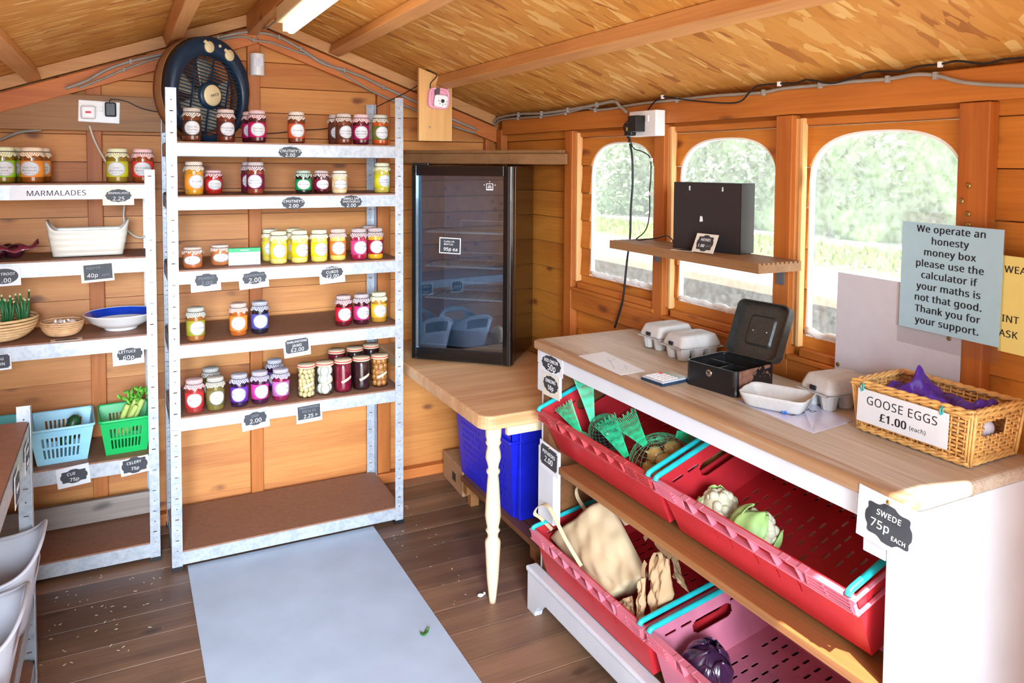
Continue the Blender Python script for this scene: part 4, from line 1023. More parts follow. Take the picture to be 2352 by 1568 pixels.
cable('short grey lead from the ridge cables to the strip light', [at(592,88,y=.40)]+[at(594,66,y=.38), Vector((.372,.1,2.06)), Vector((.365,-.265,2.045))], .004, M_grey_c)
# ---------------------------------------------------------------- left unit: dishes and produce
def tray(name, label, cat, loc, rz, W, D, H, tap, mat, holes=True, rim=.008, t=.0022, group=None, grip=None):
    r = thing(name, label, cat, loc, RZ(rz), group)
    w, d = W/2, D/2; a, b = w*tap, d*tap
    m = MB()
    def hs(L, H_):
        if not holes: return []
        out = []; n = 9; cw = .5*L/n
        x0 = L*.16
        for i in range(n):
            for j in range(2): out.append((x0+i*(L*.68/n), x0+i*(L*.68/n)+cw*.72, H_*(.18+j*.34), H_*(.18+j*.34)+H_*.27))
        return out
    cs = [(-1,-1),(1,-1),(1,1),(-1,1)]
    for k in range(4):
        (p, q), (p2, q2) = cs[k], cs[(k+1) % 4]
        Q = [(p*a,q*b,0),(p2*a,q2*b,0),(p2*w,q2*d,H),(p*w,q*d,H)]; L = (Vector(Q[1])-Vector(Q[0])).length
        m.panel(Q, hs(L, H), t)
    m.box(-a, a, -b, b, 0, t)
    o = m.build('basket' if holes else 'tray_body', mat, r)
    q = MB(); pts = []
    for (p, s) in ((1,1),(-1,1),(-1,-1),(1,-1)):
        for k in range(5):
            t_ = {(1,1):0,(-1,1):90,(-1,-1):180,(1,-1):270}[(p,s)]+k*22.5; c = .014
            pts.append(((w-c+.002)*p+c*math.cos(math.radians(t_)), (d-c+.002)*s+c*math.sin(math.radians(t_)), H))
    q.tube(pts, .004, 8, True, flat=(.006,.004), up=(0,0,1)); q.build('rim', mat, r)
    return r
Lz = LT[3]+.0006
c = at(152, 1066, z=LT[3]); tray('produce_basket', 'light blue slotted plastic basket holding one cucumber on the left unit', 'basket', (-.362, .262, Lz), 3, .205, .235, .135, .78, M_ltblue, group='slotted plastic baskets')
tray('produce_basket', 'bright green slotted plastic basket holding celery beside the post', 'basket', (-.150, .266, Lz), 3, .180, .225, .135, .78, M_green, group='slotted plastic baskets')
tray('produce_basket', 'teal slotted plastic basket mostly hidden at the photo\'s left edge', 'basket', (-.575, .272, Lz), 2, .17, .235, .135, .78, M_tealb, group='slotted plastic baskets')
M_cuc = plain('cucumber_skin', srgb(34, 84, 50), .35, var=.3, scale=60)
cu = MB(); P = spline([(-.355,.205,Lz+.045),(-.335,.225,Lz+.095),(-.315,.245,Lz+.150)], 6); n = len(P)
cu.tube(P, [.008+.014*min(1, 6*min(k+.2, n-1-k+.2)/n) for k in range(n)], 14); tag(cu.build('cucumber', M_cuc), 'dark green cucumber leaning in the light blue basket', 'cucumber')
M_cel = plain('celery_stalk', srgb(186, 206, 110), .45, var=.15, scale=50); M_celf = plain('celery_leaf', srgb(110, 186, 60), .5, var=.3, scale=50)
ce = thing('celery', 'bunch of pale green celery standing up out of the green basket', 'celery', (-.130, .235, Lz+.062))
rng = random.Random(4); m = MB()
for k in range(8):
    a = rng.uniform(0, 6.3); x, y = .022*math.cos(a), .020*math.sin(a)
    m.tube(spline([(x*.8-.03,y*.8,0),(x-.01,y,.05),(x*1.3+.018,y*1.2,.115+rng.uniform(-.015,.015))], 4), [.010]*4+[.011]*4+[.009], 9)
m.build('stalks', M_cel, ce); m = MB()
for k in range(46):
    c = Vector((rng.gauss(.025,.022), rng.gauss(0,.016), rng.uniform(.115,.165))); u = Vector((rng.gauss(0,1),rng.gauss(0,1),rng.gauss(0,1))).normalized()*.013; v = u.orthogonal().normalized()*.008
    m.sheet(lambda i, j: c+u*(i*2-1)+v*(j*2-1)*(1-abs(i*2-1)*.7)+u.cross(v)*18*(i-.5)**2, 3, 2, .0008)
m.build('leaves', M_celf, ce)
# white dish
M_ceram = plain('cream_ceramic', srgb(212, 208, 196), .3, var=.02, coat=.4)
d = thing('serving_dish', 'cream rectangular ribbed dish with upturned ends on the left unit', 'dish', (-.262, .245, LT[1]+.004), RZ(1))
m = MB(); NU = 24
def dish(u, v, off=0):
    t = 2*PI*u; W0, D0 = .128, .060; z = v*.098; tap = .86+.17*v; e = .22
    x = W0*tap*math.copysign(abs(math.cos(t))**e, math.cos(t)); y = D0*tap*math.copysign(abs(math.sin(t))**e, math.sin(t))
    lift = max(0, (abs(x)/(W0*tap)-.80)/.20)**1.6*.036*v**3
    rib = .0008*(1 if (v*9) % 2 < 1 else 0)
    return (x+(math.copysign(rib, x)), y+math.copysign(rib, y), z+lift)
m.sheet(lambda u, v: dish(1-u, v), 72, 18, .005); m.box(-.108, .108, -.05, .05, 0.0005, .006); m.build('dish_body', M_ceram, d)
# vacuum-packed beetroot
M_beetr = plain('beetroot', srgb(56, 14, 28), .15, var=.3, coat=1); M_film = plain('clear_film', srgb(120, 44, 60), .1, coat=1)
b = thing('beetroot_pack', 'vacuum pack of dark beetroot at the left edge above the BEETROOT card', 'beetroot pack', (-.515, .235, LT[1]+.0006))
m = MB(); [m.ball((x, y, .0265), .027, 14, 9, (1.1,1,1)) for x, y in ((.02,-.01),(-.035,-.015),(-.005,.03),(-.08,.01))]; m.build('beetroots', M_beetr, b)['kind'] = 'stuff'
m = MB(); rng = random.Random(2)
m.sheet(lambda u, v: (-.10+.19*u, -.045+.085*v, .050-.02*abs(2*v-1)**2+.006*math.sin(17*u+5*v)+ (.016*max(0,u-.85)/.15)), 20, 8, .0012); m.build('plastic_film', M_film, b)
# bowls
M_blu = plain('cobalt_glaze', srgb(26, 66, 186), .15, coat=.6); M_porc = plain('white_porcelain', srgb(240, 240, 240), .2, var=.02, coat=.5)
bw = thing('serving_bowl', 'large shallow white bowl with a broad cobalt blue inner rim', 'bowl', (-.158, .268, LT[2]+.0006))
m = MB(); sc_ = 1
prof = [(q*.95, z) for q, z in [(.058,0),(.062,.004),(.060,.008),(.085,.018),(.115,.036),(.134,.062),(.137,.064),(.133,.066)]]
m.lathe(prof, 48, capt=False); m.lathe([(.1264,.066),(.1245,.064)], 48, capb=False, capt=False); m.build('bowl_body', M_porc, bw)
m = MB(); m.lathe([(.1245,.064),(.116,.049),(.1045,.036)], 48, capb=False, capt=False); m.build('blue_band', M_blu, bw)
m = MB(); m.lathe([(.1045,.036),(.078,.021),(.048,.013)], 48, capb=False, capt=True); m.build('bowl_inside', M_porc, bw)
M_wick = plain('straw_weave', srgb(222, 176, 128), .7, var=.2, scale=40)
def woven_bowl(name, label, loc, R, H, r0, mat):
    r = thing(name, label, 'basket', loc); m = MB(); n = 9
    for k in range(n):
        t = k/(n-1); rr = r0+(R-r0)*math.sin(t*PI/2)**.8; z = .005+H*t**1.35
        m.tube([((rr+.0012*((i+k) % 2))*math.cos(2*PI*i/44), (rr+.0012*((i+k) % 2))*math.sin(2*PI*i/44), z) for i in range(44)], H/n*.62, 6, True)
    m.lathe([(.002,.002),(r0,.003),(r0,.006)], 24, capt=False); m.build('woven_body', mat, r); return r
gz = LT[2]+.0006
woven_bowl('wicker_bowl', 'small straw bowl of garlic bulbs between the onion basket and blue-rimmed bowl', (-.352, .225, gz+.0015), .068, .048, .040, M_wick)
M_garl = plain('garlic_skin', srgb(236, 222, 214), .5, var=.06)
for k, (dx, dy, dz) in enumerate(((-.028,-.012,.036),(.014,-.022,.036),(.034,.020,.037),(-.010,.030,.037))):
    m = MB(); m.ball((0,0,0), .021, 16, 9, (1,1,.85), fn=lambda d: 1+.05*abs(math.sin(4*math.atan2(d.y,d.x)))); m.tube([(0,0,.014),(.002,.001,.028)], [.006,.003], 8)
    o = m.build('garlic_bulb', M_garl); o.matrix_world = T((-.352+dx*.80, .225+dy*.80, gz+dz-.0))@RX(15*k)@RY(-12*k)
    tag(o, ['white garlic bulb at the left of the small straw bowl', 'white garlic bulb at the front of the small straw bowl', 'white garlic bulb at the right of the small straw bowl', 'white garlic bulb at the back of the small straw bowl'][k], 'garlic', 'garlic bulbs')
woven_bowl('wicker_bowl', 'larger straw basket of spring onions cut by the photo\'s left edge', (-.556, .245, gz), .125, .075, .055, plain('straw_weave_pale', srgb(226,186,134), .7, var=.15, scale=40))
M_so = plain('spring_onion_leaf', srgb(48, 112, 62), .45, var=.3, scale=30); M_sob = plain('spring_onion_base', srgb(210, 220, 170), .5)
rng = random.Random(8)
for k in range(4):
    o = thing('spring_onions', ['leftmost', 'second', 'third', 'rightmost'][k]+' bunch of green spring onions poking out of the larger straw basket', 'spring onions', (-.632+.050*k, .236+.01*(k%2), gz+.05), RZ(12*k), 'spring onion bunches')
    m = MB(); m2 = MB()
    for q in range(7):
        a = Vector((rng.uniform(-.012,.012), rng.uniform(-.012,.012), 0)); b_ = a+Vector((rng.uniform(-.012,.020), rng.uniform(-.02,.02), .085+rng.uniform(0,.035)))
        m.tube([a, (a+b_)/2+Vector((.004,0,0)), b_], [.005,.0048,.003], 7); m2.tube([b_-(b_-a)*.02, b_+(b_-a)*.05], .0035, 6)
    m.build('leaves', M_so, o); m2.build('cut_tips', M_sob, o)
gc = thing('price_card', 'cream card with black plaque lying flat in front of the garlic bowl', 'sign', (-.335, .138, gz), RZ(5))
MB().box(-.05, .05, -.020, .020, 0, .0012).build('card', M_cream, gc); m = MB(); m.prism(plaque_poly('fancy', .075, .026), .0012, .0018); m.build('plaque', M_slate, gc)
# waist-high unit: grey trugs
M_trug = plain('pale_grey_plastic', srgb(186, 186, 194), .4, var=.03)
def trug(label, loc, rz, tilt, hk=1.):
    r = thing('plastic_trug', label, 'tub', loc, RZ(rz)@RY(tilt), 'grey plastic tubs'); m = MB(); n = 56
    def P(u, v):
        t = 2*PI*u; e = .55; W, D = .15*(.74+.26*v), .17*(.76+.24*v); x = W*math.copysign(abs(math.cos(t))**e, math.cos(t)); y = D*math.copysign(abs(math.sin(t))**e, math.sin(t))
        z = hk*(.20*v+(.035*abs(math.sin(t))**6-.035*abs(math.cos(t))**3)*v**3)
        return (x, y, z)
    # walls with a hand slot in each end
    vs = []; nv = 12
    for j in range(nv+1):
        for i in range(n): vs.append(Vector(P(i/n, j/nv)))
    fs = [(j*n+i, j*n+(i+1)%n, (j+1)*n+(i+1)%n, (j+1)*n+i) for j in range(nv) for i in range(n) if not (8 <= j <= 10 and min(abs(i+.5-14), abs(i+.5-42)) < 3.4)]
    m.add(vs, fs, True); m.add([(.11*math.cos(2*PI*k/24), .128*math.sin(2*PI*k/24), .004) for k in range(24)], [tuple(range(24))], False)
    o = m.build('tub_body', M_trug, r); md = o.modifiers.new('wall', 'SOLIDIFY'); md.thickness = .004; md.offset = -1
    q = MB(); q.tube([Vector(P(k/64, 1)) for k in range(64)], .005, 8, True); q.build('rim', M_trug, r)
    return r
# ---------------------------------------------------------------- grey trugs and squash on the waist-high unit
trug('farther pale grey plastic tub bulging out of the waist-high unit beside its end post', (-.515, -.715, .3155), 90, 0)
trug('nearer pale grey plastic tub at the photo\'s bottom left edge, in front of its twin', (-.528, -1.022, .3155), 90, 0, .92)
o = MB(); o.ball((0,0,0), .046, 18, 12, (1,1,1.5), fn=lambda d: 1-.16*max(0,d.z)); sq = o.build('butternut_squash', plain('squash_skin', srgb(222,190,150), .5, var=.08)); sq.location = (-.408, -1.205, .3810)
tag(sq, 'tan squash standing in front of the nearer grey tub at the bottom left corner', 'squash')
# ---------------------------------------------------------------- corner table with fridge
tb = thing('corner_table', 'pale wooden table with one turned leg in the back right corner under the fridge', 'table', (1.2, -.2, 0)); I = inv(tb)
m = MB(I); c = .05; P = [(.915,.405),(.915,-.765+c)]+[(.915+c-c*math.cos(k*PI/12), -.765+c-c*math.sin(k*PI/12)) for k in range(1, 6)]+[(.915+c,-.765),(1.50,-.765),(1.50,.405)]
m.prism(P, .632, .68); m.build('table_top', M_table, tb, .006)
m = MB(I); m.box(1.03, 1.48, -.725, -.705, .59, .631); m.build('apron', M_legw, tb, .002)
L = MB(I@T((.985,-.705,0)))
prof = [(.012,0),(.0135,.02),(.021,.09),(.027,.20),(.0275,.215),(.026,.222),(.018,.235),(.0205,.25),(.026,.258),(.020,.268),(.024,.285),(.028,.31),(.026,.35),(.021,.43),(.0185,.455),(.024,.463),(.024,.470),(.018,.478),(.020,.49),(.0275,.515),(.0255,.535),(.021,.555),(.025,.562),(.028,.568),(.024,.576),(.0275,.59),(.0285,.632)]
L.lathe(prof, 24); L.build('turned_leg', M_legw, tb)
for x, y in ((1.46, -.70), (1.46, .36)): MB(I).box(x-.02, x+.02, y-.02, y+.02, 0, .631).build('leg', M_brown, tb, .003)
# slatted low shelf, cardboard box, blue crate
sl_ = thing('slatted_stand', 'low brown slatted wooden stand under the corner table beneath the blue crate', 'stand', (1.36, -.3, 0)); I = inv(sl_)
m = MB(I)
for k in range(5): m.box(1.195+k*.062, 1.25+k*.062, -.66, .07, .102, .122)
m.build('slats', M_brown, sl_, .002)
for y in (-.60, .03): MB(I).box(1.20, 1.49, y-.02, y+.02, .055, .1015).build('bearer', M_railb, sl_, .002)
for y in (-.60, .03):
    for x in (1.24, 1.47): MB(I).box(x-.02, x+.02, y-.02, y+.02, 0, .0545).build('foot', M_railb, sl_, .002)
M_cardb = plain('corrugated_card', srgb(178, 138, 100), .75, var=.08, scale=14)
bx = thing('cardboard_box', 'small brown cardboard box on the floor behind the slatted stand', 'box', (1.27, .115, 0), RZ(-3))
MB().box(-.045, .06, 0, .27, .0005, .125).build('box', M_cardb, bx, .003)
b = MB(); rng = random.Random(1); y = .09
while y < .14: w_ = rng.uniform(.0012,.004); b.box(-.0456, -.0449, y, y+w_, .035, .075); y += w_+rng.uniform(.0012,.003)
b.build('barcode', M_ink, bx)
bc = thing('blue_crate', 'bright blue perforated plastic crate on the slatted stand under the corner table', 'crate', (1.2, -.42, .1225), RZ(0))
def crate_blue():
    W, D, H = .29, .56, .44; a = .022; m = MB(); hs = lambda L: [(x, x+.010, z, z+.014) for z in [.03+.03*k for k in range(9)] for x in [.05+.024*q+(.012 if round(z/.03) % 2 else 0) for q in range(int((L-.09)/.024))] if abs(x-L/2) > .022]
    B = [(a,a,0),(W-a,a,0),(W-a,D-a,0),(a,D-a,0)]; Tp = [(0,0,H*.72),(W,0,H*.72),(W,D,H*.72),(0,D,H*.72)]; Up = [(0,0,H),(W,0,H),(W,D,H),(0,D,H)]
    for k in range(4):
        j = (k+1) % 4; L = (Vector(B[j])-Vector(B[k])).length
        m.panel([B[k], B[j], Tp[j], Tp[k]], hs(L), .003); m.panel([Tp[k], Tp[j], Up[j], Up[k]], [], .003)
    m.box(a, W-a, a, D-a, 0, .003); m.build('crate_body', M_blue, bc)
    m = MB(); e = .012
    for (x0,x1,y0,y1) in ((-e,W+e,-e,0),(-e,W+e,D,D+e),(-e,0,0,D),(W,W+e,0,D)): m.box(x0,x1,y0,y1,H*.70,H*.725); m.box(x0,x1,y0,y1,H-.012,H)
    m.build('rim', M_blue, bc, .003)
    for x in (.03,): m = MB(); m.box(x, x+.10, -.020, .002, H*.70, H*.96); m.build('corner_boss', M_blue, bc, .004)
    m = MB(); m.prism([(.03,-.018),(.115,-.018),(.115,.02),(.03,.02)], 0.0, H*.70); m.build('corner_rib', M_blue, bc, .004)
crate_blue()
# ---------------------------------------------------------------- drinks fridge
fr = thing('drinks_fridge', 'black glass-fronted drinks fridge standing on the corner table', 'fridge', (.962, .066, .681), RZ(-42.2))
FW, FD, FH = .45, .36, .84
m = MB(); t = .022
m.box(0, t, .045, FD, 0.012, FH); m.box(FW-t, FW, .045, FD, .012, FH); m.box(t, FW-t, .045, FD, FH-t, FH); m.box(t, FW-t, .045, FD, .012, .06); m.box(t, FW-t, FD-t, FD, .06, FH-t)
m.build('cabinet', M_gloss, fr, .003)
M_fin = plain('fridge_lining', srgb(128, 142, 156), .5)
m = MB(); m.box(t+.0005, t+.003, .047, FD-t-.001, .061, FH-t-.001); m.box(FW-t-.003, FW-t-.0005, .047, FD-t-.001, .061, FH-t-.001); m.box(t+.003, FW-t-.003, FD-t-.004, FD-t-.0005, .061, FH-t-.001); m.box(t+.003, FW-t-.003, .047, FD-t-.004, .061, .064); m.box(t+.003,FW-t-.003,.047,FD-t-.004,FH-t-.004,FH-t-.001)
m.build('lining', M_fin, fr)
m = MB(); fl_, frr, ft, fb_ = .020, .042, .042, .055
m.box(0, fl_, 0, .040, .006, FH); m.box(fl_, FW-frr, 0, .040, FH-ft, FH); m.box(fl_, FW-frr, 0, .040, .006, fb_)
for k in range(3): m.box(.002, FW-frr, -.003, .0, FH-.010-k*.009, FH-.006-k*.009); m.box(.002, FW-frr, -.003, .0, .016+k*.009, .020+k*.009)
d = m.build('door', M_gloss, fr, .002)
m = MB(); P = [(FW-frr,.0),(FW-.022,-.004),(FW-.008,-.002),(FW-.001,.006),(FW,.018),(FW,.040),(FW-frr,.040)]
m.prism(P, .006, FH); m.build('handle_edge', M_gloss, d, .002)
def fglass():
    t = NT('fridge_glass'); tr = t.new('ShaderNodeBsdfTransparent'); tr.inputs[0].default_value = (.72,.82,.88,1); gl = t.new('ShaderNodeBsdfGlossy'); gl.inputs['Roughness'].default_value = .01; gl.inputs[0].default_value = (.55,.72,.92,1)
    mx = t.new('ShaderNodeMixShader'); mx.inputs[0].default_value = .30; t.link(tr.outputs[0], mx.inputs[1]); t.link(gl.outputs[0], mx.inputs[2]); t.link(mx.outputs[0], t.out.inputs[0]); return t.m
MB().box(fl_+.0005, FW-frr-.0005, .012, .016, fb_+.0005, FH-ft-.0005).build('glass', fglass(), d)
m = MB(); m.box(-.002, .075, .004, .03, FH+.0005, FH+.012); m.build('hinge_cover', M_black, fr, .003)
for x in (.03, FW-.03):
    for y in (.07, FD-.04): MB(T((x,y,0))).lathe([(.012,0),(.012,.012)], 14).build('foot', M_black, fr)
M_wire = plain('white_wire', srgb(226,226,226), .3)
for z in (.26, .40, .55):
    m = MB(); y0, y1, x0, x1 = .085, FD-.03, t+.006, FW-t-.006
    m.tube([(x0,y0,z),(x1,y0,z)], .0042, 8); m.tube([(x0,y1,z),(x1,y1,z)], .0028, 6); m.tube([(x0,y0,z),(x0,y1,z)], .0028, 6); m.tube([(x1,y0,z),(x1,y1,z)], .0028, 6)
    for k in range(1, 20): x = x0+(x1-x0)*k/20; m.tube([(x,y0,z),(x,y1,z)], .0018, 5)
    m.tube([(x0+.08,y1,z),(x0+.08,y1,z+.035),(x1-.02,y1,z+.035)], .0022, 6); m.build('wire_shelf', M_wire, fr)
# small crown-like badge printed on the glass
m = MB(RX(90)); bx0, bz0 = FW-.105, FH-.085
m.M = T((bx0, .0118, bz0))@RX(90)
for (a,b_,c_,d_) in ((-.015,.015,-.016,-.011),(-.015,-.013,-.011,.010),(.013,.015,-.011,.010),(-.015,.015,.010,.012)): m.box(a,b_,c_,d_,0,.0004)
for x, y in ((0,.020),(-.024,.006),(.024,.006)): m.prism([(x+.0022*math.cos(q), y+.0022*math.sin(q)) for q in [2*PI*k/8 for k in range(8)]], 0, .0004)
for r_ in (.009, .006, .003): m.prism([(r_*math.cos(q), -.008+r_*1.4*math.sin(q)) for q in [PI*k/8 for k in range(9)]]+[((r_-.0012)*math.cos(q), -.008+(r_-.0012)*1.4*math.sin(q)) for q in [PI*k/8 for k in range(8,-1,-1)]], 0, .0004)
m.build('badge', M_chalk, d)
q = fr.matrix_world@Vector((.170, .0105, .50))
fc_ = thing('price_card', 'small black card reading bottles 95p ea stuck on the fridge glass', 'sign', q, RZ(-42.2)@RX(90)@RZ(-1.5), 'chalk price cards')
MB().box(-.048,.048,-.034,.034,-.0012,0).build('card', M_card, fc_); MB().box(-.044,.044,-.030,.030,.0001,.0007).build('plaque', M_slate, fc_)
letters([('LLANLLYR', -.004, .018, .0115), ('BOTTLES', -.006, .006, .0115), ('95p ea', .003, -.014, .023, .0003, .1)], M_chalk, fc_, .0009)
# ---------------------------------------------------------------- the counter
ct = thing('shop_counter', 'white painted counter with a worn wooden top along the window wall', 'counter', (1.3, -1.5, 0)); I = inv(ct)
YT0, YT1 = -.788, -2.19
m = MB(I); c = .055
P = [(1.088, YT0-.012),(1.10, YT0),(1.512, YT0),(1.512, YT1),(1.088+c, YT1)]+[(1.088+c-c*math.sin(k*PI/12), YT1+c-c*math.cos(k*PI/12)) for k in range(1,6)]+[(1.088, YT1+c)]
m.prism(P[::-1], .906, .935); m.build('counter_top', M_top, ct, .009, seg=3)
MB(I).box(1.104, 1.122, -2.10, -.80, .858, .9055).build('apron', M_white, ct, .002)
MB(I).box(1.122, 1.50, -.812, -.802, 0, .9055).build('end_panel', M_white, ct)
MB(I).box(1.122, 1.50, -.852, -.813, .02, .9055).build('inner_end_panel', M_brown, ct)
MB(I).box(1.503, 1.515, -2.16, -.80, .05, .9055).build('back_panel', M_brown, ct)
MB(I).box(1.104, 1.1215, -.935, -.802, .765, .857).build('front_strip', M_white, ct, .002)
MB(I).box(1.076, 1.104, -.962, -.862, .362, .598).build('front_strip', M_white, ct, .002)
m = MB(I); m.box(1.106, 1.285, -2.187, -2.135, 0, .9055); m.box(1.106, 1.122, -2.134, -2.085, .795, .9055); m.box(1.106, 1.122, -2.134, -2.075, .372, .534); m.build('corner_post', M_white, ct, .002)
MB(I).box(1.288, 1.502, -2.185, -2.165, 0, .9055).build('end_board', M_white, ct, .002)
MB(I).box(1.088, 1.20, -2.133, -.968, .535, .556).build('front_rail', M_railb, ct, .003)
MB(I).box(1.43, 1.47, -2.13, -.86, .63, .655).build('rear_rail', M_brown, ct)
MB(I).box(1.38, 1.50, -2.13, -.86, .185, .203).build('rear_rail', M_brown, ct)
m = MB(I)
y0, y1, z0, z1 = -.792, -2.16, .0, .138; P = [(y0,z1),(y0,0),(y0-.055,0),(y0-.062,.02),(y0-.085,.045),(y0-.125,.07)]
P += [(y1+.125,.07),(y1+.085,.045),(y1+.062,.02),(y1+.055,0),(y1,0),(y1,z1)]
m.prism([(-a, b_) for a, b_ in P], 0, .03, Matrix(((0,0,1,1.075),(-1,0,0,0),(0,1,0,0),(0,0,0,1))))
m.build('plinth', M_white, ct, .004)
m = MB(I); m.box(1.068, 1.112, y1, y0, .1385, .156); m.build('plinth_moulding', M_white, ct, .006)
MB(I).box(1.10, 1.50, -2.13, -.855, .120, .138).build('bottom_board', M_brown, ct)
# ---------------------------------------------------------------- red produce crates
def crate(label, origin, tilt, body, rimm, L=.61):
    c, s = math.cos(math.radians(tilt)), math.sin(math.radians(tilt)); Wd, H, a = .40, .162, .016
    M = Matrix(((0, c, -s, origin[0]), (-1, 0, 0, origin[1]), (0, s, c, origin[2]), (0,0,0,1)))
    r = thing('produce_crate', label, 'crate', (0,0,0), group='tilted red produce crates'); r.matrix_world = M
    B = [(a,a,0),(L-a,a,0),(L-a,Wd-a,0),(a,Wd-a,0)]; Tp = [(0,0,H),(L,0,H),(L,Wd,H),(0,Wd,H)]
    def slot(x, z, w, h): return [(x, x+w, z+h*.2, z+h*.8), (x+w*.04, x+w*.96, z+h*.08, z+h*.92), (x+w*.09, x+w*.91, z, z+h)]
    m = MB()
    for k in range(4):
        j = (k+1) % 4; hs = []
        W_ = (Vector(B[j])-Vector(B[k])).length
        if k in (0, 2):
            for x in (.17, .22, .30, .36, .42): hs += [(x, x+.004, .085, .115), (x+.003, x+.008, .068, .09)]
        else:
            hs += slot(W_/2-.065, .088, .13, .038)
            for x in (.035, .085): hs += slot(x, .125, .035, .008); hs += slot(W_-x-.035, .125, .035, .008)
        m.panel([B[k], B[j], Tp[j], Tp[k]], hs, .003)
    hs = []
    for i in range(14):
        for j in range(9):
            x, y = .045+i*.0365, .035+j*.037
            if (j in (2, 6) and i % 5 != 2) or (i in (4, 9) and j % 4 == 1): continue
            hs += [(x, x+.009, y, y+.021), (x+.0015, x+.0075, y-.0015, y+.0225)]
    m.panel([(a,a,.003),(L-a,a,.003),(L-a,Wd-a,.003),(a,Wd-a,.003)], hs, .003)
    m.build('crate_body', body, r)
    m = MB(); f = .014; h2 = H-.036
    for z in (H-.0045, h2):
        m.box(-f if 0 else 0, L, -f, 0.0005, z, z+.004); m.box(0, L, Wd-.0005, Wd+f, z, z+.004)
    for z in (H-.0045, h2): m.box(-.006, 0.0005, -f, Wd+f, z, z+.004); m.box(L-.0005, L+.006, -f, Wd+f, z, z+.004)
    n = 9
    for k in range(n+1):
        x = .004+(L-.008)*k/n
        m.add([(x-.0018,-f,H-.004),(x+.0018,-f,H-.004),(x+.0138,-f,h2),(x+.0102,-f,h2),(x-.0018,0,H-.004),(x+.0018,0,H-.004),(x+.0138,0.002,h2),(x+.0102,0.002,h2)] if k < n else [(x-.004,-f,H-.004),(x,-f,H-.004),(x,-f,h2),(x-.004,-f,h2),(x-.004,0,H-.004),(x,0,H-.004),(x,0,h2),(x-.004,0,h2)],
              [(0,1,2,3),(7,6,5,4),(0,4,5,1),(1,5,6,2),(2,6,7,3),(3,7,4,0)])
    for x0_, x1_ in ((0, .115), (L-.115, L)):            # closed ribbed corner plates
        m.box(x0_, x1_, -f+.002, -f+.0045, h2+.002, H-.004)
        for k in range(3): m.box(x0_+.008, x1_-.03 if x0_ == 0 else x1_-.008, -f-.001, -f+.003, h2+.008+k*.008, h2+.0105+k*.008)
    for x0_ in (.115, .165, L-.18, L-.13): m.box(x0_, x0_+.02, -f, .0, H-.004, H+.002)
    m.build('rim', rimm, r)
    for x in (.010, L-.010):
        m = MB(); m.tube([(x, -.010, H+.0015), (x, -.0035, H+.008), (x, .004, H+.009), (x, Wd-.004, H+.009), (x, Wd-.002, H)], .0072, 10); m.build('bale_arm', M_teal, r)
    return r, M
Z20 = Vector((-math.sin(math.radians(20)), 0, math.cos(math.radians(20)))); Z10 = Vector((-math.sin(math.radians(10)), 0, math.cos(math.radians(10))))
UL, MUL = crate('upper left red crate with teal arms holding netted onions', Vector((1.078, -.864, .717))-.162*Z20, 20, M_red, plain('dull_red_rim', srgb(182,62,66), .45, var=.15))
UR, MUR = crate('upper right red crate with teal arms holding two cauliflowers', Vector((1.078, -1.486, .717))-.162*Z20, 20, M_red, M_redp)
LL, MLL = crate('lower left red crate with teal arms full of brown paper bags', Vector((1.060, -.862, .318))-.162*Z10, 10, M_red, M_redp)
LR, MLR = crate('lower right faded pink crate holding a red cabbage', Vector((1.062, -1.490, .318))-.162*Z10, 10, M_pink, M_redp)
# ---------------------------------------------------------------- netted onions
def netmat():
    return plain('green_net', srgb(62, 214, 156), .5, var=.1)
M_net = netmat()
M_oni = plain('brown_onion_skin', srgb(218, 162, 92), .3, var=.22, scale=25, coat=.3); M_ron = plain('red_onion_skin', srgb(58, 22, 36), .2, var=.35, scale=22, coat=.6); M_root = plain('onion_root', srgb(176, 150, 110), .8)
def onion(label, P, r, mat, tilt, group):
    o = thing('onion', label, 'onion', P, RZ(tilt*3)@RX(tilt)@RY(tilt*.6), group)
    m = MB(); m.ball((0,0,0), r, 20, 12, (1,1,.94), fn=lambda d: 1+.012*math.cos(9*math.atan2(d.y,d.x))-.05*max(0,d.z-.8)); m.tube([(0,0,r*.86),(0,0,r*1.02),(.002,.002,r*1.22)], [r*.28,r*.13,r*.08], 10); m.build('bulb', mat, o)
    m = MB(); [m.tube([(0,0,-r*.9),(r*.2*math.cos(k),r*.2*math.sin(k),-r*1.08)], .0012, 4) for k in range(7)]; m.build('roots', M_root, o); return o
def inM(M, x, y, z): return M@Vector((x, y, z))
base_z = .004
NC = (.480, .114, .085)
ON = [(-.045,-.017,-.028,'front left'),(.008,-.032,-.028,'front middle'),(.048,.008,-.028,'right, near the crate corner'),(-.004,.030,-.030,'back'),(-.022,-.002,.018,'upper left'),(.031,-.010,.020,'upper right'),(.005,.042,.022,'upper back')]
for k, (x, y, z, w_) in enumerate(ON):
    onion('brown onion in the green net, %s of the clump' % w_, inM(MUL, NC[0]+x, NC[1]+y, NC[2]+z), .0250, M_oni, 14*k+10, 'netted brown onions')
onion('netted brown onion at the upper left crate\'s far right under the counter edge', inM(MUL, .527, .248, .052), .038, M_oni, 55, 'netted brown onions')
onion('big dark red netted onion at the left of the upper left crate', inM(MUL, .168, .125, .060), .048, M_ron, 35, 'netted red onions')
onion('smaller dark red onion half hidden beside the big one', inM(MUL, .108, .056, .043), .029, M_ron, 70, 'netted red onions')
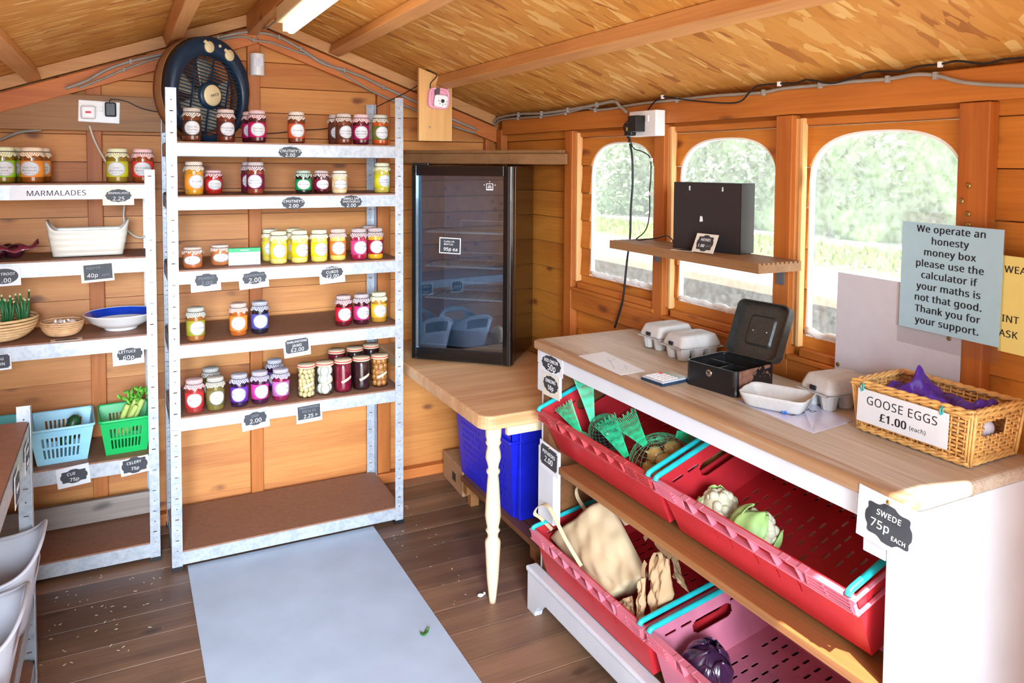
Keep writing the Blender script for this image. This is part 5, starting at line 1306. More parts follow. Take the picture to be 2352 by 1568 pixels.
def net(label, M, shells, fans):
    r = thing('onion_net', label, 'net', M.translation, group='green onion nets'); I = inv(r); 
    for (cx, cy, cz, rx, ry, rz) in shells:
        m = MB(I@M); m.ball((cx,cy,cz), 1, 26, 17, (rx,ry,rz), fn=lambda d: 1.02+.02*abs(math.sin(7*d.x+5*d.z))); o = m.build('net_bag', M_net, r); w_ = o.modifiers.new('mesh', 'WIREFRAME'); w_.thickness = .0008; w_.use_even_offset = False
    for (p, q, w0, w1, up) in fans:
        m = MB(I); p, q = Vector(p), Vector(q); d = q-p; e = d.cross(Vector(up)).normalized(); f = d.cross(e).normalized(); n = 17
        for k in range(n):
            t0 = (k/(n-1)-.5); 
            for sgn in (1, -1):
                pts = []
                for j in range(9):
                    s = j/8; t = t0+sgn*.16*(s-.5); t = max(-.5, min(.5, t)); wd = w0+(w1-w0)*s**1.1
                    pts.append(p+d*(s+ (.05*math.sin(k*2.3) if j == 8 else 0))+e*(t*wd)+f*(.16*wd*math.cos(t*7+sgn)*s))
                m.tube(pts, .0007, 3)
        m.build('net_tail', M_net, r)
    return r
def px(u, v, y): return at(u, v, y=y)
net('green net with a tall tail around the big red onion', MUL, [(.168,.128,.0635,.0565,.0565,.0575)], [(inM(MUL,.130,.11,.10), inM(MUL,.090,.15,.26), .016, .075, CF)])
net('green net with a fanned tail at the left front of the upper left crate', MUL, [(.108,.056,.043,.035,.035,.036)], [(inM(MUL,.110,.065,.078), inM(MUL,.072,.055,.172), .014, .062, CF)])
net('large green net of brown onions at the right of the upper left crate', MUL, [(.480,.114,.085,.099,.088,.074),(.527,.248,.056,.050,.050,.050)], [(inM(MUL,.440,.10,.135), inM(MUL,.380,.09,.215), .016, .085, CF), (inM(MUL,.495,.175,.150), inM(MUL,.535,.225,.112), .02, .05, CF), (inM(MUL,.375,.065,.09), inM(MUL,.290,.075,.180), .016, .072, CF)])
# cauliflowers
M_curd = plain('cauliflower_curd', srgb(216, 208, 178), .7, var=.1, scale=150, bump=.5); M_cleaf = plain('cauliflower_leaf', srgb(170, 204, 122), .5, var=.25, scale=14)
def cauliflower(label, P, M3, r, leaves, seed):
    o = thing('cauliflower', label, 'cauliflower', P, M3, 'cauliflowers'); rng = random.Random(seed); m = MB()
    m.ball((0,0,0), r*.86, 18, 12)
    for k in range(70):
        d = Vector((rng.gauss(0,1), rng.gauss(0,1), rng.gauss(.25,.8))).normalized(); m.ball(tuple(d*r*.8), r*rng.uniform(.16,.26), 8, 6)
    m.build('curd', M_curd, o)
    for (az, ln, wd, lift) in leaves:
        m = MB(RZ(az)@T((0,0,-r*.6)))
        def lf(u, v):
            a = -.5+u*ln; R_ = r*(1.07+.05*math.sin(9*v+6*u)); w_ = (v-.5)*wd*(math.sin(PI*min(1,.15+u*.8))**.6)
            return (R_*math.cos(a)*math.cos(w_), R_*math.cos(a)*math.sin(w_), r*.6+R_*math.sin(a)+lift*u*u)
        m.sheet(lf, 14, 12, .0018); o2 = m.build('leaf', M_cleaf, o)
    return o
cauliflower('creamy cauliflower with little leaf showing, left one in the upper right crate', inM(MUR, .115, .084, .066), RX(30)@RY(-20), .054, [(60,.9,1.0,0),(150,1.1,1.2,.0),(230,.8,1.0,0)], 1)
cauliflower('cauliflower wrapped in pale green leaves, right one in the upper right crate', inM(MUR, .240, .084, .067), RX(25)@RY(25), .054, [(-60,1.25,1.3,.004),(20,1.3,1.2,0),(190,1.75,1.5,.0),(115,1.35,1.4,0)], 2)
M_cab = plain('red_cabbage_leaf', srgb(62, 34, 64), .25, var=.35, scale=18, coat=.4)
cb_ = thing('red_cabbage', 'dark purple red cabbage in the lower right faded crate', 'cabbage', inM(MLR, .105, .088, .074), RX(20))
m = MB(); m.ball((0,0,0), .060, 26, 16, (1,1,.95), fn=lambda d: 1+.02*math.sin(5*d.x+3*d.z)); m.build('heart', M_cab, cb_)
for k, (az, ln, wd) in enumerate(((0,2.0,1.7),(90,1.9,1.8),(180,2.1,1.7),(265,1.8,1.9),(40,1.5,1.4),(220,1.6,1.3))):
    m = MB(RZ(az))
    m.sheet(lambda u, v: (lambda a, R_, w_: (R_*math.cos(a)*math.cos(w_), R_*math.cos(a)*math.sin(w_), R_*math.sin(a)))(-.7+u*ln, .0615+.0012*k+.003*abs(math.sin(4*(v-.5)*PI))*u+.002*math.sin(11*v+4*u), (v-.5)*wd*(math.sin(PI*min(1,.2+u*.75))**.6)), 16, 14, .0015); m.build('outer_leaf', M_cab, cb_)
# ---------------------------------------------------------------- brown paper bags
def bag(label, A, B, C_, D, thick, mat, handles, seed, mouth=.5, cr=1.):
    """A,B = mouth corners, C,D = base corners (C under B); sheet bulges and creases, open at the mouth"""
    A, B, C_, D = map(Vector, (A, B, C_, D)); o = thing('paper_bag', label, 'paper bag', (A+B+C_+D)/4, group='brown paper carrier bags'); I = inv(o)
    nrm = (B-A).cross(D-A).normalized(); 
    if nrm.dot(CP-A) < 0: nrm = -nrm
    rng = random.Random(seed); ph = [rng.uniform(0,6) for _ in range(8)]
    def crease(u, v): return cr*(.007*math.sin(9*u+4*v+ph[0])*abs(math.sin(5*v-3*u+ph[1]))+.006*abs(math.sin(7*u-6*v+ph[2]))+.0045*abs(math.sin(11*v+5*u+ph[3]))-.004*abs(math.sin(15*u+8*v+ph[4])))
    def face(u, v, s):
        p = (A*(1-u)+B*u)*(1-v)+(D*(1-u)+C_*u)*v; k = thick/2*((1-(2*u-1)**4)*(.45*mouth+.55*math.sin(PI*min(1,v*.62))))
        return p+nrm*(s*k+crease(u, v+(.5 if s < 0 else 0))*(1-(2*u-1)**8))
    m = MB(I); nu, nv = 22, 26
    f = [[face(i/nu, j/nv, 1) for i in range(nu+1)] for j in range(nv+1)]; b_ = [[face(i/nu, j/nv, -1) for i in range(nu+1)] for j in range(nv+1)]
    W_ = nu+1; vs = [p for r_ in f for p in r_]+[p for r_ in b_ for p in r_]; O = W_*(nv+1)
    fs = [(j*W_+i, j*W_+i+1, (j+1)*W_+i+1, (j+1)*W_+i) for j in range(nv) for i in range(nu)]
    fs += [(O+(j+1)*W_+i, O+(j+1)*W_+i+1, O+j*W_+i+1, O+j*W_+i) for j in range(nv) for i in range(nu)]
    for j in range(nv): fs += [((j+1)*W_, j*W_, O+j*W_, O+(j+1)*W_)[::-1], (j*W_+nu, (j+1)*W_+nu, O+(j+1)*W_+nu, O+j*W_+nu)[::-1]]
    fs += [(nv*W_+i, nv*W_+i+1, O+nv*W_+i+1, O+nv*W_+i)[::-1] for i in range(nu)]
    m.add(vs, fs, True); q = m.build('bag_body', mat, o, weld=True); md = q.modifiers.new('paper', 'SOLIDIFY'); md.thickness = .0012
    for (P, up) in handles:
        m = MB(I); m.tube(spline(P, 5), .006, 4, flat=(.0095, .0009), up=up); m.build('handle', mat, o)
    return o
yb_ = lambda u, v, x: at(u, v, x=x)
bag('big pale brown paper carrier bag leaning with twin handles up in the lower left crate', yb_(1262,1236,1.115), yb_(1398,1142,1.20), yb_(1490,1322,1.19), yb_(1402,1388,1.125), .11, M_paper,
    [([yb_(1335,1300,1.090), yb_(1297,1235,1.065), yb_(1262,1166,1.055), yb_(1240,1160,1.055), yb_(1228,1178,1.068), yb_(1243,1190,1.085), yb_(1268,1216,1.116)], (1,.3,.2)), ([yb_(1345,1172,1.20), yb_(1326,1140,1.205), yb_(1326,1118,1.205), yb_(1350,1105,1.20), yb_(1375,1108,1.19), yb_(1398,1145,1.175), yb_(1440,1205,1.165)], (1,.3,.2))], 3)
bag('folded brown paper bag standing right of the big one in the lower left crate', yb_(1500,1268,1.16), yb_(1538,1283,1.16), yb_(1544,1376,1.17), yb_(1500,1420,1.14), .05, M_paper2,
    [([yb_(1495,1330,1.14), yb_(1496,1290,1.135), yb_(1508,1268,1.135), yb_(1518,1282,1.14), yb_(1500,1322,1.145)], (1,0,0)), ([yb_(1540,1280,1.175), yb_(1508,1248,1.18), yb_(1506,1226,1.185), yb_(1515,1226,1.185)], (0,1,0))], 5)
bag('narrow brown paper bag tucked along the front wall of the lower left crate', yb_(1470,1332,1.116), yb_(1484,1326,1.120), yb_(1480,1424,1.098), yb_(1466,1432,1.094), .012, M_paper2, [([yb_(1476,1330,1.116), yb_(1478,1304,1.116), yb_(1483,1290,1.118)], (0,1,0))], 6)
bag('brown paper bag pressed under the base of the big one at the crate front', yb_(1420,1384,1.105), yb_(1452,1368,1.115), yb_(1460,1422,1.10), yb_(1444,1430,1.095), .014, M_paper2, [], 7)
bag('brown paper bag at the back right of the lower left crate beside the teal arm', yb_(1545,1285,1.26), yb_(1556,1274,1.27), yb_(1550,1326,1.238), yb_(1585,1362,1.22), .03, M_paper2, [([yb_(1480,1238,1.22), yb_(1500,1215,1.22), yb_(1520,1232,1.22), yb_(1545,1282,1.255)], (0,1,0))], 8)
# ---------------------------------------------------------------- things on the counter
ZT = .9356
def egg_cup_base(m, nx, ny, p, h):
    for i in range(nx):
        for j in range(ny):
            x, y = (i-(nx-1)/2)*p, (j-(ny-1)/2)*p
            m.lathe([(p*.30,0),(p*.34,.002),(p*.49,h),(p*.455,h),(p*.31,.004),(.001,.003)], 10, T((x,y,0)), smooth=False, capb=True, capt=False)
    X, Y = nx*p/2, ny*p/2
    m.box(-X-.004, X+.004, -Y-.004, -Y+.003, h-.003, h); m.box(-X-.004, X+.004, Y-.003, Y+.004, h-.003, h); m.box(-X-.004, -X+.003, -Y, Y, h-.003, h); m.box(X-.003, X+.004, -Y, Y, h-.003, h)
    for i in range(nx-1):
        for j in range(ny-1): m.lathe([(p*.22,h-.008),(p*.16,h+.008),(p*.06,h+.012)], 8, T(((i-(nx-2)/2)*p, (j-(ny-2)/2)*p, 0)), smooth=False)
def egg_lid_fn(nx, ny, p, H, z0):
    X, Y = nx*p/2+.002, ny*p/2+.002
    def fn(u, v):
        # v: 0 rim -> 1 crown centre; rounded rectangle with scalloped side walls
        t = 2*PI*u; e = .30; k = 1-.20*min(v/.62, 1) if v < .62 else (.80)*(1-(v-.62)/.38)
        x = math.copysign(abs(math.cos(t))**e, math.cos(t)); y = math.copysign(abs(math.sin(t))**e, math.sin(t))
        sca = 1+.022*(math.cos(x*PI*nx)+math.cos(y*PI*ny))*(1-v)
        z = z0+H*min(v/.62, 1)**.8
        if v > .62: z = z0+H-.004*(1-(v-.62)/.38)*0
        return (X*x*k*sca, Y*y*k*sca, z)
    return fn
def egg_carton(label, c, rz, eggs=True, lid=True, group='grey pulp egg cartons'):
    r = thing('egg_carton', label, 'egg carton', c, RZ(rz), group); p = .0505
    m = MB(); egg_cup_base(m, 3, 2, p, .040); m.build('cup_base', M_pulp, r)
    if lid:
        m = MB(); m.sheet(lambda u, v: egg_lid_fn(3, 2, p, .034, .041)(1-u, v), 60, 12, .0022); lo = m.build('lid', M_pulp, r, weld=True)
        q = MB(); q.box(-.018, .018, -.009, .009, .0735, .0765); q.build('lid_emboss', M_pulp, lo, .001)
        for s in (-1, 1): q = MB(); q.box(-.0805 if s < 0 else .0745, -.0745 if s < 0 else .0805, -.010, .010, .044, .056); q.build('lock_slot', M_ink, lo, .002)
    return r
M_egg = plain('brown_egg', srgb(206, 140, 92), .4, var=.08); M_egg2 = plain('white_goose_egg', srgb(226, 216, 222), .4, var=.04)
egg_carton('grey egg carton with brown eggs showing, farther of two by the window', (1.438, -1.072, ZT), 2)
egg_carton('closed grey egg carton, nearer of two by the window', (1.420, -1.215, ZT), -3)
for k, (x, y, w_) in enumerate(((1.388, -1.048, 'far'), (1.388, -1.098, 'near'))):
    m = MB(); m.ball((0,0,0), .021, 14, 10, (1,1,1.22)); o = m.build('egg', M_egg); o.location = (x, y, ZT+.0295)
    tag(o, 'brown egg in the %s front cup of the open-sided carton' % w_, 'egg', 'brown eggs')
egg_carton('grey egg carton closed on the counter behind the loose tray, beside the wicker basket', (1.436, -1.745, ZT), -6)
# the upturned spare lid used as a tray
r = thing('egg_tray', 'shallow open grey pulp tray lying on the plastic sleeve in front of the carton', 'egg tray', (1.283, -1.695, ZT+.0022), RZ(-64))
m = MB(); m.sheet(lambda u, v: (lambda q: (q[0], q[1], .036-q[2]))(egg_lid_fn(3, 2, .0535, .034, 0)(u, v)), 60, 12, .0022); m.build('tray_body', M_pulp, r, weld=True)
# cash box
cb = thing('cash_box', 'open black lacquered cash box with worn rusty side and lock', 'cash box', (1.213, -1.433, ZT), RZ(-80.4)); Wc, Dc, Hc = .168, .165, .066
def rustbox():
    t = NT('worn_lacquer'); v = t.coord(); n = t.noise(v, 16, 5, .65); s = t.new('ShaderNodeSeparateXYZ'); t.link(v, s.inputs[0])
    k = t.math('ADD', n, t.math('MULTIPLY', t.math('SUBTRACT', s.outputs[0], .150), 9))
    k2 = t.math('MULTIPLY', t.math('LESS_THAN', t.math('ABSOLUTE', t.math('SUBTRACT', s.outputs[1], .078)), .066), 1)
    f = t.math('MULTIPLY', t.math('GREATER_THAN', k, .62), k2)
    rust = t.ramp(t.noise(v, 60, 4), [(.3, srgb(92, 58, 44)), (.7, srgb(136, 92, 72))])
    col = t.mix(f, srgb(24, 24, 26), rust); t.set(col, .32); t.link(t.math('ADD', t.math('MULTIPLY', f, .35), .28), t.b.inputs['Roughness']); return t.m
M_rust = rustbox()
def rr(w, d, c, n=5): 
    out = []
    for cx, cy, a0 in ((w-c,c,-90),(w-c,d-c,0),(c,d-c,90),(c,c,180)):
        out += [(cx+c*math.cos(math.radians(a0+90*k/n)), cy+c*math.sin(math.radians(a0+90*k/n))) for k in range(n+1)]
    return out
O_, I_ = rr(Wc, Dc, .016), [(x+.003 if x < Wc/2 else x-.003, y+.003 if y < Dc/2 else y-.003) for x, y in rr(Wc, Dc, .016)]
n = len(O_); m = MB(); vs = [(x,y,0) for x,y in O_]+[(x,y,Hc) for x,y in O_]+[(x,y,Hc) for x,y in I_]+[(x,y,.003) for x,y in I_]
m.add(vs, [(i+n*j,(i+1)%n+n*j,(i+1)%n+n*j+n,i+n*j+n) for j in range(3) for i in range(n)]+[tuple(range(n))[::-1], tuple(3*n+k for k in range(n))])
m.build('box_body', M_rust, cb)
m = MB(); m.box(.006, Wc-.006, .006, Dc-.006, .030, .0315); m.box(.006, Wc-.006, .088, .0895, .0315, .058); m.box(.09, .0915, .006, .088, .0315, .058); m.box(.006,Wc-.006,.006,.0075,.0315,.060); m.box(.006,.0075,.0075,Dc-.006,.0315,.060); m.box(Wc-.0075,Wc-.006,.0075,Dc-.006,.0315,.060); m.box(.0075,Wc-.0075,Dc-.0075,Dc-.006,.0315,.060); m.build('coin_tray', M_tin, cb)
m = MB(T((.082, .0, .046))@RX(90)); m.lathe([(.0095,0),(.0095,.003),(.007,.004)], 20); lk = m.build('lock', M_chrome, cb); MB(T((.082,-.0042,.046))).box(-.001,.001,-.0004,0,-.004,.004).build('keyhole', M_ink, lk)
ld = MB(T((0, Dc+.002, Hc-.001))@RX(-20)@T((0, 0, 0)))
# lid stands open beyond the hinge; its inside faces the front
m = MB(T((0, Dc+.001, Hc))@RX(-24)); O2 = rr(Wc, .160, .020); I2 = [(x+.003 if x < Wc/2 else x-.003, y+.003 if y < .08 else y-.003) for x, y in O2]
X = Matrix(((1,0,0,0),(0,0,1,0),(0,1,0,0),(0,0,0,1)))      # lid plane x-z, depth along +y
vs = [(x,z,.026) for x,z in O2]+[(x,z,0) for x,z in O2]+[(x,z,0) for x,z in I2]+[(x,z,.022) for x,z in I2]
m.add(vs, [(i+n*j,(i+1)%n+n*j,(i+1)%n+n*j+n,i+n*j+n) for j in range(3) for i in range(n)]+[tuple(range(n))[::-1], tuple(3*n+k for k in range(n))], M=X)
m.add([(x*.5+Wc*.25, z*.55+.036, .0215) for x,z in O2]+[(x*.44+Wc*.28, z*.48+.042, .0165) for x,z in O2], [(i,(i+1)%n,n+(i+1)%n,n+i) for i in range(n)]+[tuple(n+k for k in range(n))], M=X)
lid = m.build('lid', plain('dusty_black_enamel', srgb(46,44,42), .4, var=.3, scale=140), cb, weld=True)
for x in (.062, .106): m = MB(T((0, Dc+.001, Hc))@RX(-24)@T((x,.016,.078))@RX(90)); m.ball((0,0,0), .0035, 10, 6); m.build('rivet', M_chrome, lid)
# calculator
ca = thing('calculator', 'small pocket calculator with grey keys in a dark wallet on the counter', 'calculator', (1.183, -1.388, ZT), RZ(-84))
MB().box(-.043, .043, -.054, .054, 0, .006).build('wallet', M_navy, ca, .002); MB().box(-.040, .040, -.050, .050, .0062, .0115).build('calculator_body', plain('silver_plastic', srgb(170,172,178), .35), ca, .002)
MB().box(-.034, .034, .020, .042, .0116, .0122).build('display', plain('display_grey', srgb(150,162,150), .25), ca)
for i in range(5):
    for j in range(5): MB().box(-.034+i*.0142, -.0235+i*.0142, -.044+j*.0122, -.0355+j*.0122, .0116, .0135).build('key', M_led if (i, j) == (0, 4) else M_wplast, ca, .0008)
# papers
def paper(label, quad, z, t=.0007, name='paper_sheet', cat='paper', mat=M_card, group=None):
    c = sum((Vector(q) for q in quad), Vector((0, 0)))/4; o = thing(name, label, cat, (c.x, c.y, z), group=group); m = MB()
    m.prism([(q[0]-c.x, q[1]-c.y) for q in quad], 0, t); m.build('sheet', mat, o); return o, c
Q = [(1.107,-1.055),(1.099,-1.292),(1.188,-1.289),(1.211,-1.044)]
pa, c = paper('folded white note with pencil scribbles near the counter\'s front edge', Q, ZT)
m = MB(); 
for pts in ([(-.03,-.06),(0,.0),(.02,.05)], [(-.02,.03),(.01,.02),(.04,.035)], [(.0,-.08),(.02,-.04)]): m.tube([(x,y,.0009) for x,y in pts], .0006, 4)
m.build('pencil_marks', plain('pencil_line', srgb(150,150,156), .7), pa)
Q = [(1.225,-1.618),(1.212,-1.869),(1.365,-1.850),(1.400,-1.590)]
pa, c = paper('printed egg price sheet in a clear plastic sleeve lying upside down', Q, ZT, mat=plain('sleeved_paper', srgb(204,202,224), .15, var=.03, coat=.6))
a_ = 177
letters([('EGGS', -.0, -.0, .026), ('DOZEN', .0, -.03, .026), ], M_ink, pa, .001, rot=95); letters([('£1.70', -.0, .035, .026)], M_ink, pa, .001, 'price_lettering', 95)
# half peeled corner and punched holes of the sleeve
MB(RZ(-84)).box(-.118,.118,.066,.074,.0008,.0011).build('binding_strip', M_wplast, pa) if False else None
pn = thing('drawing_pin', 'bright blue push pin lying on the egg price sheet', 'pin', (1.252, -1.742, ZT+.005), RX(80)@RY(20)); MB().lathe([(.004,0),(.0022,.002),(.002,.007),(.0042,.009),(.004,.0105)], 12).build('pin_head', plain('blue_pin', srgb(40,120,230), .3), pn); MB().tube([(0,0,0),(0,0,-.008)], .0005, 5).build('pin_point', M_chrome, pn)
# wicker basket
M_wk = plain('willow', srgb(206, 150, 84), .45, var=.25, scale=60); M_wk2 = plain('willow_rim', srgb(214, 164, 96), .45, var=.2, scale=60)
wb = thing('wicker_basket', 'rectangular willow basket lined with purple plastic at the counter\'s right end', 'basket', (1.405, -2.020, ZT+.0035), RZ(-90+1))
BW, BD, BH = .262, .165, .110     # local x along the counter, y towards the wall
def bx(t, z, off=0):               # perimeter point, t in 0..1
    k = 1+.10*z/BH; w, d = BW/2*k*.92+off, BD/2*k*.92+off; P = 2*(w+d)*2/2; s = t*(4*w+4*d)
    if s < 2*w: return Vector((-w+s, -d, z))
    s -= 2*w
    if s < 2*d: return Vector((w, -d+s, z))
    s -= 2*d
    if s < 2*w: return Vector((w-s, d, z))
    s -= 2*w; return Vector((-w, d-s, z))
def outn(p): 
    k = 1+.10*p.z/BH
    return Vector((0, math.copysign(1, p.y), 0)) if abs(abs(p.y)-BD/2*k*.92) < abs(abs(p.x)-BW/2*k*.92) else Vector((math.copysign(1, p.x), 0, 0))
NS = 58; m = MB(); rows = 12; hole = lambda p, z: .055 < z < .082 and abs(p.y) < .036
for k in range(rows):
    z = .010+k*.0078; pts = []; run = []
    for i in range(NS*2+1):
        t = (i/(NS*2)) % 1; p = bx(t, z); o = outn(p); q = p+o*(.0026*math.cos(PI*i/2+PI*k)) 
        if hole(p, z) and abs(p.x) > BW*.4:
            if len(run) > 1: m.tube(run, .0034, 5)
            run = []
        else: run.append(q)
    if len(run) > 1: m.tube(run, .0034, 5)
m.build('weave', M_wk, wb)
m = MB()
for i in range(NS): 
    p, q = bx(i/NS, .002), bx(i/NS, BH-.008)
    if abs(p.y) < .034 and abs(p.x) > BW*.4: m.tube([p, bx(i/NS, .054)], .0021, 5); m.tube([bx(i/NS, .083), q], .0021, 5)
    else: m.tube([p, q], .0021, 5)
for sx in (-1,1):
    for sy in (-1,1):
        for d in (-.006, .0, .006): m.tube([(sx*(BW/2*.92+.001)+ (d if 1 else 0), sy*(BD/2*.92+.001), 0), (sx*(BW/2*1.02)+d, sy*(BD/2*1.02), BH)], .0032, 6)
m.build('stakes', M_wk2, wb)
m = MB()
for (zz, off, rad) in ((BH, .001, .0045), (BH-.007, .004, .004), (BH-.001, -.005, .004), (.003, .003, .0042), (.008, .0, .004)):
    for ph in (0, PI):
        m.tube([bx((i/120) % 1, zz+.0025*math.sin(i*.9+ph), off+.002*math.cos(i*.9+ph)) for i in range(120)], rad*.75, 6, True)
m.build('braided_rim', M_wk2, wb)
m = MB(); m.box(-BW/2*.9, BW/2*.9, -BD/2*.9, BD/2*.9, .001, .004); m.build('base', M_wk, wb)
sg = thing('basket_sign', 'white GOOSE EGGS £1.00 sign tied to the front of the willow basket', 'sign', wb.matrix_world@Vector((-.012, -BD/2-.0125, .062)), wb.matrix_world.to_3x3().to_4x4()@RX(87))
MB().box(-.104, .104, -.036, .036, 0, .0012).build('card', M_card, sg); letters([('GOOSE EGGS', 0, .015, .0300), ('£1.00', -.016, -.014, .0280, .0014), ('(each)', .040, -.016, .0145)], M_ink, sg, .0014)
for x in (-.094, .088):
    m = MB(); m.tube([(x, .030, .002), (x-.002, .040, .004), (x, .048, -.002)], .0016, 6); m.tube([(x+.003, .032, .002), (x+.004, .046, .003)], .0016, 6); m.build('tie', M_teal, sg)
def plast():
    t = NT('purple_film'); t.set(srgb(120, 70, 190), .08, coat=.8, spec=.8); t.b.inputs['Transmission Weight'].default_value = 0
    tr = t.new('ShaderNodeBsdfTransparent'); tr.inputs[0].default_value = (.46,.30,.80,1); mx = t.new('ShaderNodeMixShader'); mx.inputs[0].default_value = .38
    t.link(tr.outputs[0], mx.inputs[1]); t.link(t.b.outputs[0], mx.inputs[2]); t.link(mx.outputs[0], t.out.inputs[0]); return t.m
M_purp = plast()
for k, (x, y, w_) in enumerate(((-.02, -.015, 'left'), (.040, -.022, 'middle'), (.085, .012, 'right'), (-.07, .022, 'back left'))):
    e = MB(); e.ball((0,0,0), .026, 16, 10, (1.3,1,1)); o = e.build('goose_egg', M_egg2); o.matrix_world = wb.matrix_world@T((x, y, .053))@RZ(30*k)
    tag(o, 'pale goose egg under the purple film, %s in the willow basket' % w_, 'egg', 'goose eggs')
pf = thing('plastic_bag', 'crumpled translucent purple plastic bag lining the willow basket', 'plastic bag', wb.matrix_world@Vector((0,0,.05)), wb.matrix_world.to_3x3().to_4x4()); rng = random.Random(12)
m = MB(); ph = [rng.uniform(0, 6) for _ in range(10)]
def film(u, v):
    x, y = -.114+.228*u, -.066+.132*v
    z = .034+.010*math.sin(7*u+ph[0])*math.cos(5*v+ph[1])+.013*abs(math.sin(9*u+6*v+ph[2]))-.010*abs(math.sin(8*v-9*u+ph[3]))+.007*abs(math.sin(17*u+ph[4]+9*v))-.005*abs(math.sin(21*u-13*v+ph[5]))
    z += .062*math.exp(-abs((u-.24)/.07)**1.3-abs((v-.72)/.25)**1.5)+.030*math.exp(-abs((u-.93)/.07)**1.3-((v-.6)/.3)**2)+.016*math.exp(-((u-.55)/.1)**2-((v-.1)/.2)**2)
    return (x, y, z)
m.sheet(film, 64, 36, .0004, smooth=False); m.build('film', M_purp, pf)
# ---------------------------------------------------------------- boards and notices on the window wall
def notice(name, label, cat, yz, x, W, H, mat, rot=0, t=.0012):
    r = thing(name, label, cat, (x, yz[0], yz[1]), RIGHT@RZ(rot)); MB().box(-W/2, W/2, -H/2, H/2, -t, 0).build('sheet', mat, r); return r
wbd = notice('backing_board', 'plain white board leaning across the third window behind the blue notice', 'board', (-1.832, 1.093), 1.521, .334, .316, plain('white_board', srgb(196,196,206), .5, var=.03), -.5, .004)
for x, y in ((-.158, -.085), (.140, .048)): MB(T((x, y, 0))).lathe([(.006,0),(.004,.002)], 12).build('screw', M_brass, wbd)
M_bluep = plain('pale_blue_paper', srgb(164, 198, 214), .35, var=.02, coat=.2); M_yel = plain('pale_yellow_paper', srgb(222, 204, 124), .35, var=.02)
bn = notice('notice', 'pale blue honesty money box notice with black text on the window wall', 'notice', (-1.970, 1.272), 1.5145, .236, .252, M_bluep, -.8)
lines = ['We operate an', 'honesty', 'money box', 'please use the', 'calculator if', 'your maths is', 'not that good.', 'Thank you for', 'your support.']
letters([(s, 0, .113-.0268*k, .0266, .0009) for k, s in enumerate(lines)], M_ink, bn, .0006)
def clearfilm():
    t = NT('laminate'); tr = t.new('ShaderNodeBsdfTransparent'); gl = t.new('ShaderNodeBsdfGlossy'); gl.inputs['Roughness'].default_value = .15
    mx = t.new('ShaderNodeMixShader'); mx.inputs[0].default_value = .10; t.link(tr.outputs[0], mx.inputs[1]); t.link(gl.outputs[0], mx.inputs[2]); t.link(mx.outputs[0], t.out.inputs[0]); return t.m
MB().box(-.122, .122, -.165, .150, -.0022, -.0014).build('laminate', clearfilm(), bn)
yn = notice('notice', 'pale yellow notice cut off by the photo\'s right edge beside the blue one', 'notice', (-2.190, 1.238), 1.5175, .21, .205, M_yel, -1)
letters([('WEA', -.100, .075, .0245, .0004, 0, 'LEFT')], M_ink, yn, .0006, 'top_lettering'); letters([('INT', -.100, -.03, .0245, .0004, 0, 'LEFT'), ('ASK', -.104, -.062, .0245, .0004, 0, 'LEFT')], M_ink, yn, .0006)
for k, (y, z) in enumerate(((-1.995,1.452),(-1.981,1.486),(-1.996,1.510),(-1.982,1.428))):
    y_, z_ = [(-2.000,1.488),(-1.985,1.453),(-2.001,1.425),(-2.003,1.401)][k]
    m = MB(RIGHT); m.lathe([(.0065,0),(.0065,.001),(.004,.003)], 12); o = m.build('screw_head', M_brass); o.location = (XR-.0005, y_, z_); tag(o, '%s of four brass screws in the post above the blue notice' % ['topmost', 'second', 'third', 'lowest'][k], 'screw', 'brass screws')
# ---------------------------------------------------------------- window shelf
ws = thing('window_shelf', 'short grooved decking plank shelf across the second window on metal brackets', 'shelf', (1.445, -1.19, 1.255))
m = MB(inv(ws)); x0, x1 = 1.362, 1.520; y0, y1 = -1.545, -.845; P = [(x0, 1.240)]+[(x1, 1.240), (x1, 1.268)]
k = x1
for q in range(9):
    a = x1-.010-q*.0165; P += [(a, 1.268), (a-.001, 1.2625), (a-.006, 1.2625), (a-.007, 1.268)]
P += [(x0, 1.268)]
m.prism([(x, z) for x, z in P], y0, y1, Matrix(((1,0,0,0),(0,0,1,0),(0,1,0,0),(0,0,0,1)))); m.build('plank', M_deck, ws)
for y in (-.90, -1.465):
    m = MB(inv(ws)); m.box(1.5255, 1.5285, y-.014, y+.014, 1.190, 1.239); m.box(1.455, 1.5285, y-.014, y+.014, 1.2365, 1.2395); m.build('bracket', plain('steel_bracket', srgb(120,126,134), .4, .6), ws)
A = at(1546, 566, z=1.272); B = at(1700, 582, z=1.272); dv = (B-A).normalized(); an = math.degrees(math.atan2(dv.y, dv.x)); Lb = (B-A).length
kb = thing('metal_cabinet', 'black steel box standing face to the room on the window shelf', 'box', (A.x, A.y, 1.2687), RZ(an))
m = MB(); m.panel([(0,0,0),(Lb,0,0),(Lb,0,.208),(0,0,.208)], [(.056,.062,.183,.196),(.056+Lb*.49,.062+Lb*.49,.183,.196)], .0015); m.panel([(Lb,0,0),(Lb,.072,0),(Lb,.072,.208),(Lb,0,.208)], [], .0015); m.panel([(0,.072,0),(0,0,0),(0,0,.208),(0,.072,.208)], [], .0015); m.panel([(0,0,.208),(Lb,0,.208),(Lb,.072,.208),(0,.072,.208)], [], .0015); m.panel([(0,.072,0),(Lb,.072,0),(Lb,0,0),(0,0,0)], [], .0015)
M_kb = plain('satin_black_steel', srgb(40, 36, 38), .45, var=.08, scale=120); m.build('cabinet_shell', M_kb, kb)
MB().prism([(.098,.088),(.110,.090),(.108,.104),(.100,.106)], 0, .0006, RX(90)).build('sticker', M_card, kb)
